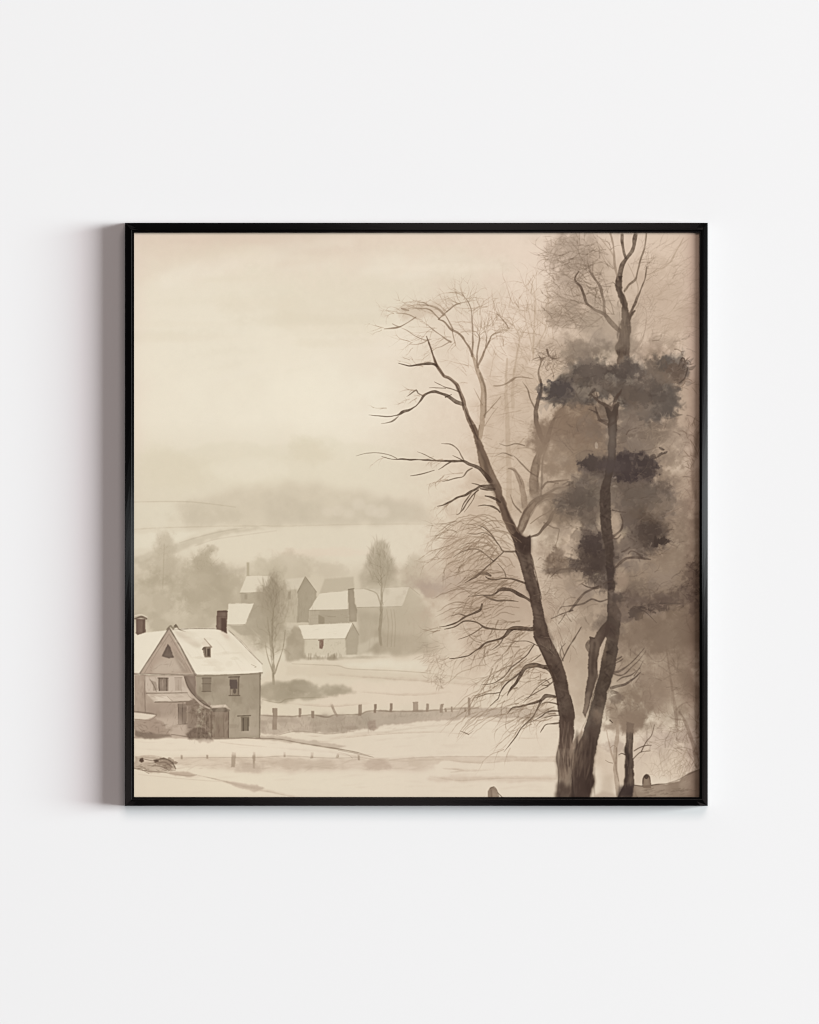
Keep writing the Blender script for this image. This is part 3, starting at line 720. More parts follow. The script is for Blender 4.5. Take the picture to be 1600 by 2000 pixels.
    stroke([(334, 1434), (364, 1438), (400, 1441), (430, 1443), (470, 1441), (508, 1441)], [1.4, 2, 2, 2.5, 2, 1.5], (132, 115, 100), .75, .4)
    stroke([(268, 1448), (290, 1450), (308, 1449)], [1, 1.6, .6], (190, 173, 153), .6, .5)
    # main windows
    poly([(395, 1322), (412, 1322), (411, 1351), (396, 1351)], (140, 126, 109), .92, .7, .5, .2)
    for y in (1324, 1335, 1350): stroke([(394, y), (412, y)], [1.6, 1.6], (118, 104, 89), .75)
    stroke([(396, 1324), (396, 1350)], [1.4, 1.4], (118, 104, 89), .6)
    poly([(448, 1320), (468, 1320), (467, 1358), (448, 1358)], (146, 132, 114), .95, .6, .4, .1)
    poly([(449, 1327), (463, 1327), (463, 1345), (449, 1345)], (104, 90, 82), .95, .6, .4, .1)
    stroke([(447, 1322), (468, 1321)], [3, 2.4], (118, 104, 89), .85)
    stroke([(466, 1322), (465, 1356)], [2, 2], (112, 98, 83), .8)
    stroke([(447, 1358), (468, 1358)], [2, 2], (112, 98, 83), .85)
    blob(458, 1349, 3, 5, (108, 94, 82), .8, .5, .1, 0)
    stroke([(452, 1347), (452, 1356)], [2, 2], (180, 165, 146), .6)
    poly([(470, 1399), (487, 1399), (486, 1427), (471, 1427)], (124, 111, 94), .95, .6, .4, .15)
    stroke([(464, 1398), (489, 1397)], [2.2, 2.2], (108, 95, 80), .85)
    stroke([(470, 1400), (471, 1426)], [1.6, 1.6], (168, 154, 135), .7)
    stroke([(475, 1403), (475, 1426)], [2.4, 2.4], (98, 85, 72), .8)
    stroke([(484, 1403), (484, 1426)], [2, 2], (100, 87, 74), .7)
    stroke([(466, 1429), (489, 1429)], [1.2, 1.2], (190, 175, 155), .6)
    # chimneys and dormer
    CH = (122, 102, 89)
    poly([(424, 1193), (426, 1192), (443, 1192), (444, 1203), (442, 1226), (443, 1237), (432, 1230), (422, 1229), (423, 1210)], CH, .97, .7, .5, .12, .3)
    poly([(432, 1206), (441, 1206), (442, 1236), (432, 1231)], (98, 78, 67), .8, 1, .8)
    stroke([(425, 1194), (444, 1194)], [2.4, 2.4], (104, 86, 74), .85)
    stroke([(424, 1203), (443, 1203)], [1, 1], (104, 86, 74), .6)
    poly([(266, 1208), (284, 1208), (284, 1234), (268, 1240), (265, 1236)], CH, .97, .7, .5, .12, .3)
    stroke([(263, 1208), (275, 1204), (285, 1208)], [3.5, 4, 3.5], (112, 94, 81), .9, .3)
    stroke([(263, 1202), (276, 1200), (287, 1205)], [2, 2, 1.4], (226, 214, 192), .8, .5)
    stroke([(280, 1212), (280, 1234)], [3, 3], (104, 86, 74), .6, .5)
    poly([(395, 1266), (400, 1262), (412, 1262), (412, 1283), (400, 1283), (397, 1276)], (142, 126, 109), .95, .7, .8, .15, .3)
    poly([(404, 1266), (410, 1266), (410, 1281), (405, 1281)], (96, 82, 70), .9, .6, .4)
    stroke([(395, 1268), (399, 1264), (402, 1280)], [2, 2.5, 2], (92, 78, 66), .8)
    stroke([(399, 1247), (406, 1255), (413, 1263)], [1.6, 2.2, 2.6], (150, 131, 114), .85, .3)
    poly([(392, 1255), (400, 1250), (410, 1261), (398, 1263)], (222, 208, 186), .8, .8, .6)
    P.hatch(368, 1376, 412, 1446, 60, (108, 92, 79), .5, 9, 110, 50, 1.6, .4)
    P.hatch(264, 1408, 330, 1440, 36, (120, 103, 89), .4, 12, 160, 40, 1.6, .5)
    P.hatch(366, 1424, 414, 1450, 30, (98, 82, 70), .5, 9, 150, 40, 1.8, .5)
    # snow lying on the ground in front of the house
    poly([(334, 1441), (420, 1446), (520, 1446), (600, 1456), (690, 1474), (560, 1474), (400, 1474), (262, 1472), (262, 1446), (300, 1444)], (229, 215, 193), .7, 2, 2)
    stroke([(430, 1449), (470, 1454), (520, 1458)], [1, 1.8, .8], (200, 184, 162), .6, .7)

    # ================================================================ the big trees on the right
    # brown mist behind them
    blob(1010, 960, 190, 400, (214, 196, 172), .5, 1.2, .3, .25, P.n4)
    blob(1150, 870, 170, 300, (186, 166, 143), .6, 1.0, .3, .25, P.n3)
    blob(1240, 1130, 190, 250, (164, 145, 125), .75, .9, .3, .25, P.n3)
    blob(1320, 1180, 90, 130, (126, 108, 93), .7, 1.0, .35, .3, P.n3)
    blob(1330, 870, 60, 140, (186, 166, 145), .6, 1.0, .3, .3, P.n3)
    blob(1330, 1340, 70, 110, (164, 145, 126), .6, .9, .3, .3, P.n3)
    blob(1010, 1190, 110, 90, (176, 155, 134), .55, 1.0, .35, .3, P.n3)
    blob(960, 1150, 120, 90, (190, 170, 149), .5, 1.1, .35, .3, P.n3)
    blob(870, 1140, 60, 22, (182, 164, 146), .6, .9, .4, .3)
    blob(848, 1150, 26, 14, (176, 158, 142), .6, .8, .4, .3)
    blob(930, 1050, 80, 80, (200, 181, 158), .55, 1.1, .4, .3)
    blob(965, 1110, 90, 70, (190, 170, 148), .5, 1.0, .4, .3)
    blob(990, 1205, 100, 50, (180, 160, 139), .6, .9, .4, .3)
    blob(920, 1190, 80, 40, (192, 172, 150), .5, 1.0, .4, .3)
    blob(960, 1260, 110, 50, (206, 188, 165), .5, 1.0, .4, .3)
    blob(1075, 1130, 50, 60, (190, 171, 150), .5, 1, .4, .3)
    blob(1010, 850, 90, 150, (204, 185, 161), .5, 1.1, .35, .3, P.n3)
    blob(1140, 1180, 80, 110, (176, 158, 138), .5, 1, .3, .3, P.n3)
    blob(1130, 1330, 30, 90, (186, 168, 146), .6, .9, .3, .2, P.n3)
    blob(1060, 1340, 60, 50, (206, 188, 165), .45, 1, .3, .2, P.n3)
    blob(1260, 1490, 110, 40, (207, 190, 167), .75, 1, .3, .2, P.n3)
    blob(1300, 1440, 70, 40, (205, 186, 164), .5, 1, .3, .2, P.n3)
    # palest, farthest trees
    PA = (190, 170, 147)
    for pts, w in [([(1041, 700), (1043, 650), (1045, 610), (1046, 586), (1040, 560), (1030, 545)], [4, 3, 2.5, 2, 1.2, .8]),
                   ([(1041, 690), (1035, 660), (1026, 625), (1024, 600)], [3, 2, 1.5, 1]),
                   ([(1041, 686), (1056, 662), (1068, 630), (1070, 580), (1064, 550)], [3, 2.4, 2, 1.6, 1]),
                   ([(1004, 725), (1010, 690), (1014, 660), (1006, 640), (990, 625), (970, 610)], [4, 3.4, 2.6, 2, 1.6, .8]),
                   ([(1013, 664), (1022, 645), (1028, 630)], [2, 1.5, .8]),
                   ([(994, 1000), (994, 930), (992, 860), (990, 800), (988, 760), (990, 700)], [11, 10, 9, 8, 6, 3]),
                   ([(1002, 800), (1001, 760), (1004, 720)], [6, 5, 3])]:
        stroke(pts, w, (184, 164, 140), .6, .7)
    for (x, y, a0) in [(1041, 600, 100), (1044, 570, 80), (1028, 610, 120), (1068, 600, 70), (1000, 635, 130), (975, 615, 150), (1024, 560, 120), (1045, 640, 60), (1014, 655, 60)]:
        for k in range(5):
            twig(x + r.normal(0, 4), y + r.normal(0, 8), a0 + r.normal(0, 35), r.uniform(25, 55), 1.5, (180, 160, 137), .5, 1.5, 2, .5, 2)
    scrib(1040, 720, 50, 55, 130, (182, 162, 139), .5, 20, 1.2, 190, 40)
    scrib(1010, 840, 80, 110, 130, (184, 163, 140), .4, 26, 1.2, 185, 25)
    scrib(1080, 700, 35, 40, 100, (165, 146, 125), .45, 16, 1.3, 200, 50)
    # top-right misty crown (left side) with scribbled twigs
    poly([(1062, 482), (1075, 458), (1170, 454), (1190, 500), (1180, 560), (1160, 600), (1150, 640), (1112, 642), (1078, 632), (1076, 600), (1086, 560), (1078, 520)],
         (190, 171, 151), .6, 8, 12, .35, .3)
    blob(1120, 500, 42, 40, (166, 148, 131), .35, 1.0, .5, .4)
    blob(1110, 560, 34, 36, (172, 154, 136), .5, .9, .4, .3)
    blob(1110, 618, 40, 24, (172, 154, 135), .6, .8, .4, .3)
    scrib(1115, 500, 48, 45, 190, (146, 128, 111), .5, 15, 1.3, 150, 60)
    scrib(1105, 560, 34, 40, 110, (150, 132, 114), .5, 15, 1.3, 190, 50)
    scrib(1112, 618, 42, 24, 130, (148, 130, 112), .55, 20, 1.3, 195, 25)
    scrib(1078, 520, 16, 60, 60, (165, 146, 127), .5, 16, 1.2, 190, 40)
    poly([(1150, 520), (1230, 500), (1260, 640), (1200, 700), (1120, 690), (1150, 620)], (186, 168, 147), .5, 12, 10, .3)
    blob(1290, 600, 60, 80, (190, 170, 149), .55, 1, .35, .3)
    scrib(1300, 590, 55, 110, 170, (178, 158, 137), .4, 32, 1.3, 25, 22)
    scrib(1260, 640, 35, 50, 90, (162, 144, 125), .4, 22, 1.3, 50, 25)
    scrib(1180, 570, 40, 60, 70, (170, 151, 131), .4, 20, 1.2, 110, 40)
    stroke([(1335, 464), (1317, 496), (1303, 517), (1268, 536)], [1.5, 2.4, 2.4, 1], (180, 160, 138), .7, .5)
    # upper trunk (top tree)
    D1 = (80, 65, 55)
    DK = (64, 51, 44)
    poly([(1206, 538), (1216, 538), (1215, 552), (1216, 566), (1221, 580), (1226, 600), (1229, 616), (1236, 604), (1240, 606), (1232, 624), (1231, 645), (1229, 662), (1231, 676), (1228, 690), (1230, 712), (1205, 712), (1207, 692),
          (1200, 680), (1206, 664), (1208, 650), (1205, 638), (1212, 642), (1214, 626), (1214, 606), (1211, 588), (1204, 572), (1201, 558), (1204, 548)], D1, .85, .9, 2.0, .2, .3)
    P.hatch(1206, 630, 1230, 690, 40, (62, 49, 42), .5, 18, 90, 8, 2.4, .9)
    poly([(1204, 660), (1232, 660), (1232, 684), (1226, 694), (1212, 692), (1200, 682)], (72, 58, 50), .6, 3, 4, .3)
    blob(1218, 706, 16, 10, (140, 124, 109), .7, 1.0, .5, .3)
    stroke([(1226, 612), (1226, 640), (1224, 668)], [4, 7, 6], DK, .5, 2)
    stroke([(1209, 560), (1216, 585), (1222, 606)], [4, 5, 4], DK, .5, 1.5)
    for pts, w, c, a in [
        ([(1208, 548), (1213, 525), (1222, 505), (1236, 485), (1241, 455)], [11, 10, 8, 7, 7], D1, .9),
        ([(1222, 506), (1217, 485), (1215, 455)], [6, 5, 6], D1, .9),
        ([(1207, 548), (1202, 525), (1199, 500), (1197, 475), (1192, 455)], [6, 5, 4, 3.5, 3], (150, 131, 113), .85),
        ([(1199, 500), (1185, 480), (1170, 462)], [2.4, 2, 1], (170, 150, 130), .7),
        ([(1228, 622), (1236, 600), (1244, 582), (1252, 563), (1260, 542), (1263, 520)], [8, 6, 5, 4, 3, 2], (100, 84, 72), .9),
        ([(1219, 568), (1228, 556), (1240, 545), (1246, 525), (1251, 505), (1259, 480), (1262, 455)], [4, 4, 4, 3.5, 3, 3, 3], (118, 101, 86), .88),
        ([(1242, 545), (1246, 562), (1244, 580)], [2, 2, 2], (160, 141, 122), .7),
        ([(1240, 545), (1234, 530), (1226, 514)], [1.5, 1.5, 1], (168, 149, 129), .7),
        ([(1213, 648), (1196, 632), (1180, 614), (1160, 604), (1146, 592), (1140, 575), (1134, 560), (1124, 549), (1123, 540), (1130, 530)], [9, 9, 7, 5.5, 5.5, 5, 4, 3.5, 3, 2], (86, 70, 59), .92),
        ([(1181, 612), (1178, 585), (1172, 562), (1162, 545), (1156, 535), (1150, 528)], [5, 5, 5, 5, 4, 2], (108, 91, 78), .85),
        ([(1150, 530), (1135, 538), (1126, 548)], [2, 1.5, 1], (150, 131, 114), .7),
        ([(1158, 540), (1157, 525), (1158, 510)], [3, 2.5, 2], (140, 122, 106), .7),
        ([(1176, 618), (1160, 630), (1145, 638), (1128, 634)], [3, 2.6, 2, 1], (148, 129, 112), .7),
        ([(1206, 560), (1200, 553), (1196, 550)], [2, 1.4, .8], D1, .7),
        ([(1200, 600), (1190, 588), (1184, 576)], [1.4, 1.4, 1], (150, 132, 114), .7),
        ([(1232, 692), (1250, 670), (1258, 650), (1262, 625)], [5, 4, 3, 2], (164, 145, 127), .65),
    ]:
        stroke(pts, w, c, a, .4, .35, .25)
    for i in range(26):
        x, y = r.uniform(1206, 1230), r.uniform(560, 690)
        stroke([(x, y), (x + r.normal(0, 2), y + r.uniform(6, 16))], [1, 1.6, .8], DK, .35, .3)
    for (x, y, a0, L) in [(1130, 530, 60, 30), (1150, 528, 100, 40), (1146, 592, 170, 30), (1134, 560, 160, 26), (1124, 548, 170, 24), (1263, 520, 70, 40), (1262, 540, 30, 40), (1251, 505, 40, 45), (1170, 600, 200, 30), (1192, 480, 100, 30)]:
        for k in range(3):
            twig(x + r.normal(0, 2), y + r.normal(0, 4), a0 + r.normal(0, 28), L * r.uniform(.7, 1.3), 1.6, (146, 127, 110), .55, 2, 1, .6, 2)

    for i in range(110):
        twig(r.uniform(950, 1090), r.uniform(740, 1000), 180 + r.normal(0, 28), r.uniform(30, 70), r.uniform(1, 1.8), (172, 151, 128), r.uniform(.3, .6), 2.5, 1, .4, 2, .4)
    for i in range(110):
        twig(r.uniform(900, 1085), r.uniform(590, 750), 120 + r.normal(0, 40), r.uniform(24, 60), r.uniform(1, 1.8), (172, 151, 128), r.uniform(.3, .6), 2, 1, .4, 2, .3)
    for (x, y, a0) in [(920, 605, 100), (905, 575, 130), (950, 660, 70), (975, 650, 40), (930, 650, 120), (890, 600, 150), (860, 604, 165), (830, 600, 175), (960, 640, 60), (1000, 600, 110)]:
        for k in range(5):
            twig(x + r.normal(0, 8), y + r.normal(0, 8), a0 + r.normal(0, 26), r.uniform(24, 60), r.uniform(1, 1.8), (164, 143, 120), r.uniform(.35, .7), 2, 2, .4, 2, .3)
    for i in range(70):
        twig(r.uniform(1065, 1180), r.uniform(470, 640), 150 + r.normal(0, 40), r.uniform(22, 46), r.uniform(1.2, 2.2), (136, 118, 102), r.uniform(.3, .6), 3, 1, .5, 2, .4)
    for i in range(70):
        twig(r.uniform(1225, 1330), r.uniform(470, 690), 40 + r.normal(0, 30), r.uniform(26, 60), r.uniform(1, 1.8), (160, 141, 123), r.uniform(.25, .55), -1, 1, .5, 2, .5)
    scrib(1090, 690, 40, 22, 60, (130, 112, 96), .45, 18, 1.5, 195, 30)
    blob(1100, 680, 34, 26, (170, 151, 132), .5, .9, .45, .3)
    blob(1118, 505, 30, 40, (158, 141, 125), .35, 1.0, .55, .4)
    for i in range(90):
        twig(r.uniform(1110, 1200), r.uniform(470, 640), 165 + r.normal(0, 35), r.uniform(30, 70), r.uniform(1.2, 2.4), A((128, 111, 96)) + r.normal(0, 12), r.uniform(.3, .6), 2.5, 1, .4, 2, .4)
    stroke([(1068, 682), (1072, 694), (1082, 700), (1094, 698)], [3, 3, 3, 1], (104, 86, 73), .75, .4)
    # ---- trunk B and E (pale, behind) of the left tree
    PB = (160, 139, 118)
    stroke([(1044, 970), (1043, 940), (1045, 915), (1050, 892), (1064, 868)], [20, 19, 17, 13, 11], (126, 107, 91), .95, .6, .25)
    stroke([(1064, 868), (1056, 850), (1050, 832), (1045, 808), (1048, 790), (1053, 775), (1056, 758), (1056, 740)], [10, 10, 10, 9, 8, 7, 6, 1.5], (104, 87, 74), .95, .5, .25, .3)
    stroke([(1066, 866), (1070, 855), (1076, 835), (1084, 816), (1097, 798), (1104, 785)], [9, 8, 7, 6, 5, 2], (98, 82, 70), .95, .5, .25, .3)
    stroke([(1049, 905), (1052, 888), (1064, 868), (1062, 850)], [3, 4, 5, 3], (112, 94, 80), .7, .6)
    stroke([(1049, 960), (1050, 925), (1053, 895)], [3, 3, 3], (116, 98, 83), .6, .7)
    stroke([(1025, 995), (1022, 970), (1018, 945), (1010, 925), (1003, 917), (992, 915)], [12, 12, 10, 8, 6, 2], (150, 130, 111), .9, .6, .3)
    stroke([(1018, 945), (1012, 928), (1003, 918), (993, 915)], [3, 3, 3, 1.5], (130, 111, 95), .6, .4)
    stroke([(1012, 1042), (1022, 1020), (1030, 1000), (1044, 980), (1060, 970), (1080, 967), (1100, 964)], [14, 17, 16, 13, 9, 7, 5], (124, 105, 89), .95, .5, .25)
    stroke([(1056, 968), (1058, 930), (1060, 895), (1070, 868)], [3, 4, 4, 3], (96, 79, 67), .6, .9)
    stroke([(1020, 1036), (1034, 1010), (1052, 982), (1080, 972)], [4, 4, 4, 2], (104, 86, 73), .5, .9)
    stroke([(1010, 1036), (1018, 1014), (1026, 996), (1042, 980)], [4, 4, 4, 2], (108, 90, 76), .65, .7)
    stroke([(1028, 1050), (1040, 1047), (1052, 1041), (1068, 1022), (1076, 1006), (1084, 996), (1100, 975), (1118, 962)], [6, 5, 5, 5, 6, 6, 6, 4], (96, 79, 67), .9, .35)
    stroke([(1036, 1022), (1052, 1010), (1070, 1000), (1082, 990)], [2, 2, 2, 1.5], (140, 121, 103), .7)
    stroke([(1057, 953), (1066, 943), (1076, 940), (1097, 938), (1110, 936)], [5, 4, 4, 3, 1.5], (118, 100, 86), .85, .3)
    stroke([(1054, 905), (1066, 908), (1080, 920), (1100, 922)], [2, 2, 2, 1], (140, 121, 104), .7, .3)
    stroke([(1047, 880), (1030, 874), (1010, 875)], [2.4, 2, 1], (158, 138, 118), .7, .5)
    stroke([(1070, 872), (1085, 870), (1110, 869)], [2, 2, 1], (150, 130, 112), .6, .5)
    for pts, w in [([(1066, 866), (1078, 850), (1094, 838), (1112, 832)], [4, 3, 2.4, 1]), ([(1048, 930), (1030, 918), (1014, 900), (1000, 888)], [4, 3, 2, 1]), ([(1046, 800), (1036, 780), (1030, 760), (1020, 745)], [3, 2.4, 2, 1]),
                   ([(1084, 816), (1100, 812), (1120, 806)], [3, 2.4, 1]), ([(1060, 970), (1082, 955), (1104, 950), (1124, 940)], [5, 4, 3, 1.5]), ([(1056, 745), (1052, 725), (1056, 705), (1050, 690)], [4, 3, 2, 1]),
                   ([(1104, 785), (1110, 770), (1108, 755)], [3, 2, 1]), ([(1018, 1000), (1004, 985), (996, 965)], [3, 2, 1]), ([(1062, 1020), (1080, 1030), (1092, 1034), (1088, 1050)], [2.4, 2, 2, 1]),
                   ([(1024, 870), (1006, 866), (990, 870), (975, 866)], [2, 2, 1.6, .8]), ([(1000, 890), (984, 884), (968, 890)], [2, 1.6, .8])]:
        stroke(pts, w, (116, 98, 83), .75, .4, .3, .5)
    # second stem (pale) of left tree
    stroke([(936, 858), (940, 830), (943, 800), (945, 771), (941, 745), (932, 718), (922, 693)], [9, 10, 11, 11, 10, 7.5, 6], (164, 143, 120), .9, .35, .3)
    stroke([(947, 815), (949, 780), (945, 750), (937, 728)], [2.2, 3, 4, 4], (122, 103, 86), .6, .8)
    stroke([(933, 850), (936, 830)], [2, 1.5], (112, 94, 78), .6)
    LB = (132, 111, 92)
    for pts, w, a in [
        ([(922, 694), (923, 660), (922, 630), (920, 605), (912, 586), (900, 571)], [5, 3, 2.6, 2.2, 1.6, .8], .75),
        ([(922, 692), (914, 675), (904, 660), (895, 650), (882, 643), (874, 635), (866, 627), (856, 623)], [4.5, 4, 4, 3.5, 3.5, 3, 2.6, 2], .9),
        ([(884, 643), (880, 634), (874, 622), (868, 612)], [2.6, 2.2, 2, 1], .8),
        ([(883, 645), (886, 660), (890, 672)], [2, 1.6, .8], .7),
        ([(856, 623), (866, 614), (880, 602), (893, 593), (912, 589)], [2, 2.6, 2.4, 2.2, 1], .85),
        ([(858, 622), (850, 615), (842, 607), (832, 602), (820, 602), (806, 601)], [3, 3, 2.6, 2.6, 2, 1], .85),
        ([(866, 614), (858, 605), (846, 598), (830, 595), (815, 595)], [3.5, 4, 3, 2.4, 1], .75),
        ([(836, 596), (828, 591), (818, 590)], [3, 3, 1.4], .7),
        ([(880, 668), (870, 662), (858, 652), (845, 643), (834, 634)], [3.4, 2.4, 1.6, 1.6, .8], .8),
        ([(876, 668), (862, 676), (850, 679)], [2.4, 1.4, .7], .7),
        ([(812, 619), (800, 627), (788, 634), (778, 639), (765, 641), (750, 642)], [1.2, 1.6, 2.2, 4, 3, 1.4], .9),
        ([(812, 621), (800, 615), (788, 612), (774, 611)], [1.6, 2, 1.6, .8], .8),
        ([(784, 602), (790, 604), (798, 606)], [3, 4.5, 2], .75),
        ([(766, 632), (774, 636), (782, 638)], [1, 1.6, 1.6], .7),
        ([(932, 716), (931, 695), (934, 675), (936, 658), (930, 647)], [4, 3.6, 3, 2.6, 1.2], .82),
        ([(934, 712), (942, 697), (948, 680), (956, 665), (962, 653), (980, 648)], [4, 3.4, 3, 2.6, 2, 1], .8),
        ([(948, 680), (950, 660), (946, 640)], [2, 1.6, .8], .7),
        ([(842, 662), (832, 664), (822, 661), (808, 654), (795, 645), (784, 640)], [1, 2, 1.6, 1.6, 1.2, .8], .6),
        ([(836, 663), (828, 668), (815, 672), (800, 672)], [2, 2, 1.4, .7], .6),
        ([(970, 612), (980, 622), (988, 632), (994, 642)], [1, 2.2, 2.2, 1], .7),
        ([(964, 753), (978, 753), (990, 748), (998, 742), (1006, 737), (1020, 736), (1041, 739)], [2, 4, 3, 4, 3.4, 3, 1], .7),
        ([(944, 812), (955, 800), (968, 786), (978, 774)], [1, 1.6, 2.4, 1.2], .65),
        ([(942, 790), (934, 775), (925, 758)], [1.4, 1.2, .8], .55),
        ([(946, 832), (960, 810), (972, 795)], [1.4, 1.2, .8], .5)]:
        stroke(pts, w, LB, a, .3, .3, .25)
    for (x, y, a0, L, n) in [(900, 571, 130, 30, 3), (912, 586, 60, 40, 4), (920, 605, 40, 45, 4), (806, 601, 175, 35, 4), (818, 590, 165, 34, 4), (774, 611, 175, 40, 4), (750, 642, 200, 25, 4),
                             (834, 634, 150, 34, 4), (800, 672, 185, 40, 4), (822, 661, 200, 35, 3), (912, 589, 10, 40, 4), (930, 647, 120, 36, 5), (936, 658, 60, 36, 5), (962, 653, 40, 36, 5),
                             (980, 648, 10, 40, 5), (946, 640, 90, 34, 5), (890, 672, 260, 26, 3), (868, 612, 110, 26, 4), (893, 593, 120, 34, 4), (870, 655, 190, 50, 4), (850, 679, 190, 40, 3), (845, 643, 180, 50, 4)]:
        for k in range(n):
            twig(x + r.normal(0, 4), y + r.normal(0, 4), a0 + r.normal(0, 22), L * r.uniform(.6, 1.4), 1.35, (172, 152, 129), .6, 2.0, 2, .45, 2)
    blob(830, 605, 50, 16, (190, 170, 147), .4, 1, .5, .3)
    # ---- main left trunk
    DT = (92, 75, 63)
    DL = (86, 70, 60)
    stroke([(930, 848), (917, 820), (908, 796), (903, 780), (898, 765), (892, 752), (883, 742), (874, 737), (867, 734), (860, 724), (852, 712), (847, 698), (841, 680), (833, 656)],
           [11, 9, 8, 8, 7, 6.5, 6, 6, 6, 6, 5.5, 4.4, 3.2, 1.4], (118, 98, 82), .95, .35, .3)
    poly([(916, 828), (926, 856), (932, 880), (936, 905), (945, 925), (957, 946), (965, 964), (976, 1000), (990, 1034), (1000, 1052), (1014, 1042), (993, 1000), (981, 960), (972, 938), (959, 908), (946, 880), (938, 858), (927, 828)],
         (118, 98, 82), .95, .9, 1.6, .2, .3)
    stroke([(930, 850), (938, 878), (950, 905)], [5, 8, 8], (96, 78, 65), .5, 2)
    stroke([(866, 733), (856, 718), (848, 700), (842, 682), (836, 668)], [1.4, 2, 2, 1.6, .8], (90, 72, 59), .8, .3)
    stroke([(905, 800), (901, 778), (895, 760), (885, 745), (872, 737)], [2, 3, 2.5, 2, 1.5], (88, 70, 58), .75, .4)
    stroke([(933, 858), (922, 832), (912, 808), (905, 790)], [2, 3, 3, 2], (86, 69, 57), .75, .5)
    stroke([(960, 945), (948, 910), (938, 885), (932, 862)], [6, 7, 6, 3], (96, 79, 66), .6, 1.2)
    stroke([(944, 920), (941, 900), (936, 880)], [5, 8, 4], (160, 140, 118), .5, 1.5)
    poly([(997, 1046), (1008, 1038), (1020, 1046), (1029, 1050), (1036, 1044), (1037, 1062), (1036, 1080), (1045, 1120), (1051, 1140), (1058, 1175), (1063, 1205), (1073, 1242), (1086, 1268), (1097, 1290), (1104, 1312), (1108, 1334), (1113, 1357), (1119, 1378), (1122, 1400),
          (1120, 1440), (1112, 1462), (1092, 1462), (1092, 1402), (1088, 1370), (1082, 1340), (1075, 1312), (1064, 1288), (1052, 1262), (1042, 1243), (1041, 1200), (1034, 1165), (1027, 1150), (1024, 1136), (1014, 1100), (1007, 1078), (1003, 1060)],
         DL, .96, .7, 1.2, .18, .2)
    stroke([(1018, 1056), (1006, 1040), (996, 1022), (986, 1000), (977, 978), (968, 958), (958, 938), (948, 914)], [20, 17, 15, 14, 14, 15, 14, 9], (90, 72, 61), .9, 1.5, .3, fade=(1, .15))
    stroke([(1010, 1044), (998, 1018), (988, 995), (978, 970)], [6, 6, 5, 4], (78, 62, 52), .6, 1.2)
    poly([(1003, 1046), (1012, 1038), (1021, 1047), (1030, 1051), (1036, 1047), (1038, 1064), (1032, 1084), (1014, 1076)], (70, 55, 48), .8, 3, 3, .3)
    for (pts, w) in [([(1020, 1060), (1030, 1100), (1040, 1140), (1050, 1180), (1058, 1215)], [10, 7, 7, 6, 5]), ([(1030, 1130), (1036, 1150), (1042, 1170)], [14, 17, 12]),
                     ([(1062, 1205), (1072, 1240), (1084, 1266)], [5, 9, 8]), ([(1092, 1325), (1098, 1350), (1106, 1385), (1110, 1420)], [22, 26, 24, 20]), ([(1048, 1225), (1056, 1245)], [12, 10]),
                     ([(1084, 1300), (1092, 1320)], [12, 18])]:
        stroke(pts, w, (72, 57, 49), .6, 2.2, .5)
    for (pts, w) in [([(1045, 1178), (1052, 1205), (1054, 1222)], [12, 14, 10]), ([(1018, 1078), (1024, 1105)], [8, 10]), ([(1056, 1250), (1070, 1280)], [12, 14]), ([(1078, 1270), (1092, 1298)], [6, 6])]:
        stroke(pts, w, (122, 106, 93), .45, 2.2, .5)
    for i in range(70):
        t = r.random(); y = 1060 + 390 * t
        xc = np.interp(y, [1060, 1140, 1200, 1242, 1290, 1334, 1400, 1450], [1020, 1037, 1051, 1057, 1082, 1094, 1106, 1106]); hw = 11
        x = xc + r.uniform(-hw, hw)
        stroke([(x, y), (x + r.uniform(1, 5), y + r.uniform(6, 16))], [.8, 1.8, .6], (66, 52, 45) if r.random() < .65 else (128, 111, 97), .35, .6)
    stroke([(1037, 1082), (1046, 1120), (1052, 1145), (1058, 1170)], [2, 2.4, 3, 2], (76, 60, 51), .7, .5)
    stroke([(1042, 1243), (1054, 1266), (1066, 1290), (1076, 1316), (1084, 1346), (1090, 1378)], [2, 2, 2, 2, 2.5, 2], (78, 62, 53), .75, .4)
    stroke([(1113, 1358), (1120, 1384), (1122, 1402)], [1.4, 1.4, 2], (76, 60, 52), .7)

    # ---- right-hand pine: foliage masses first
    for (x, y, rx, ry, c, a) in [(1190, 850, 105, 75, (150, 131, 114), .6), (1275, 880, 52, 62, (152, 134, 117), .6), (1120, 945, 58, 40, (150, 131, 113), .55), (1190, 985, 120, 72, (136, 120, 105), .65),
                                 (1275, 1010, 58, 58, (132, 115, 101), .6), (1150, 1085, 70, 48, (150, 131, 113), .5), (1240, 1110, 60, 50, (146, 127, 110), .6), (1300, 960, 50, 50, (160, 141, 123), .5),
                                 (1100, 860, 50, 50, (162, 142, 122), .6), (1230, 1230, 50, 60, (136, 118, 102), .55), (1345, 1240, 40, 90, (130, 112, 96), .55), (1290, 1320, 60, 50, (152, 133, 115), .5)]:
        blob(x, y, rx, ry, c, a, .9, .4, .3)
    blob(1128, 845, 62, 66, (126, 106, 90), .75, .9, .45, .35)
    blob(1160, 812, 44, 26, (118, 99, 85), .6, .9, .5, .3)
    blob(1090, 880, 36, 40, (150, 130, 112), .5, .9, .45, .3)
    blob(1245, 850, 50, 50, (118, 105, 95), .7, .9, .45, .3)
    blob(1215, 930, 60, 40, (122, 108, 97), .5, .9, .45, .3)
    blob(1300, 850, 26, 40, (150, 133, 117), .5, .9, .5, .3)
    blob(1150, 800, 40, 30, (134, 114, 97), .6, .8, .4, .3)
    blob(1225, 880, 30, 26, (120, 107, 97), .55, .8, .4, .3)
    blob(1180, 650, 60, 50, (166, 150, 132), .6, .9, .4, .3)
    blob(1160, 690, 50, 24, (158, 144, 126), .6, .8, .4, .3)
    blob(1280, 690, 30, 26, (172, 152, 134), .6, .9, .4, .3)
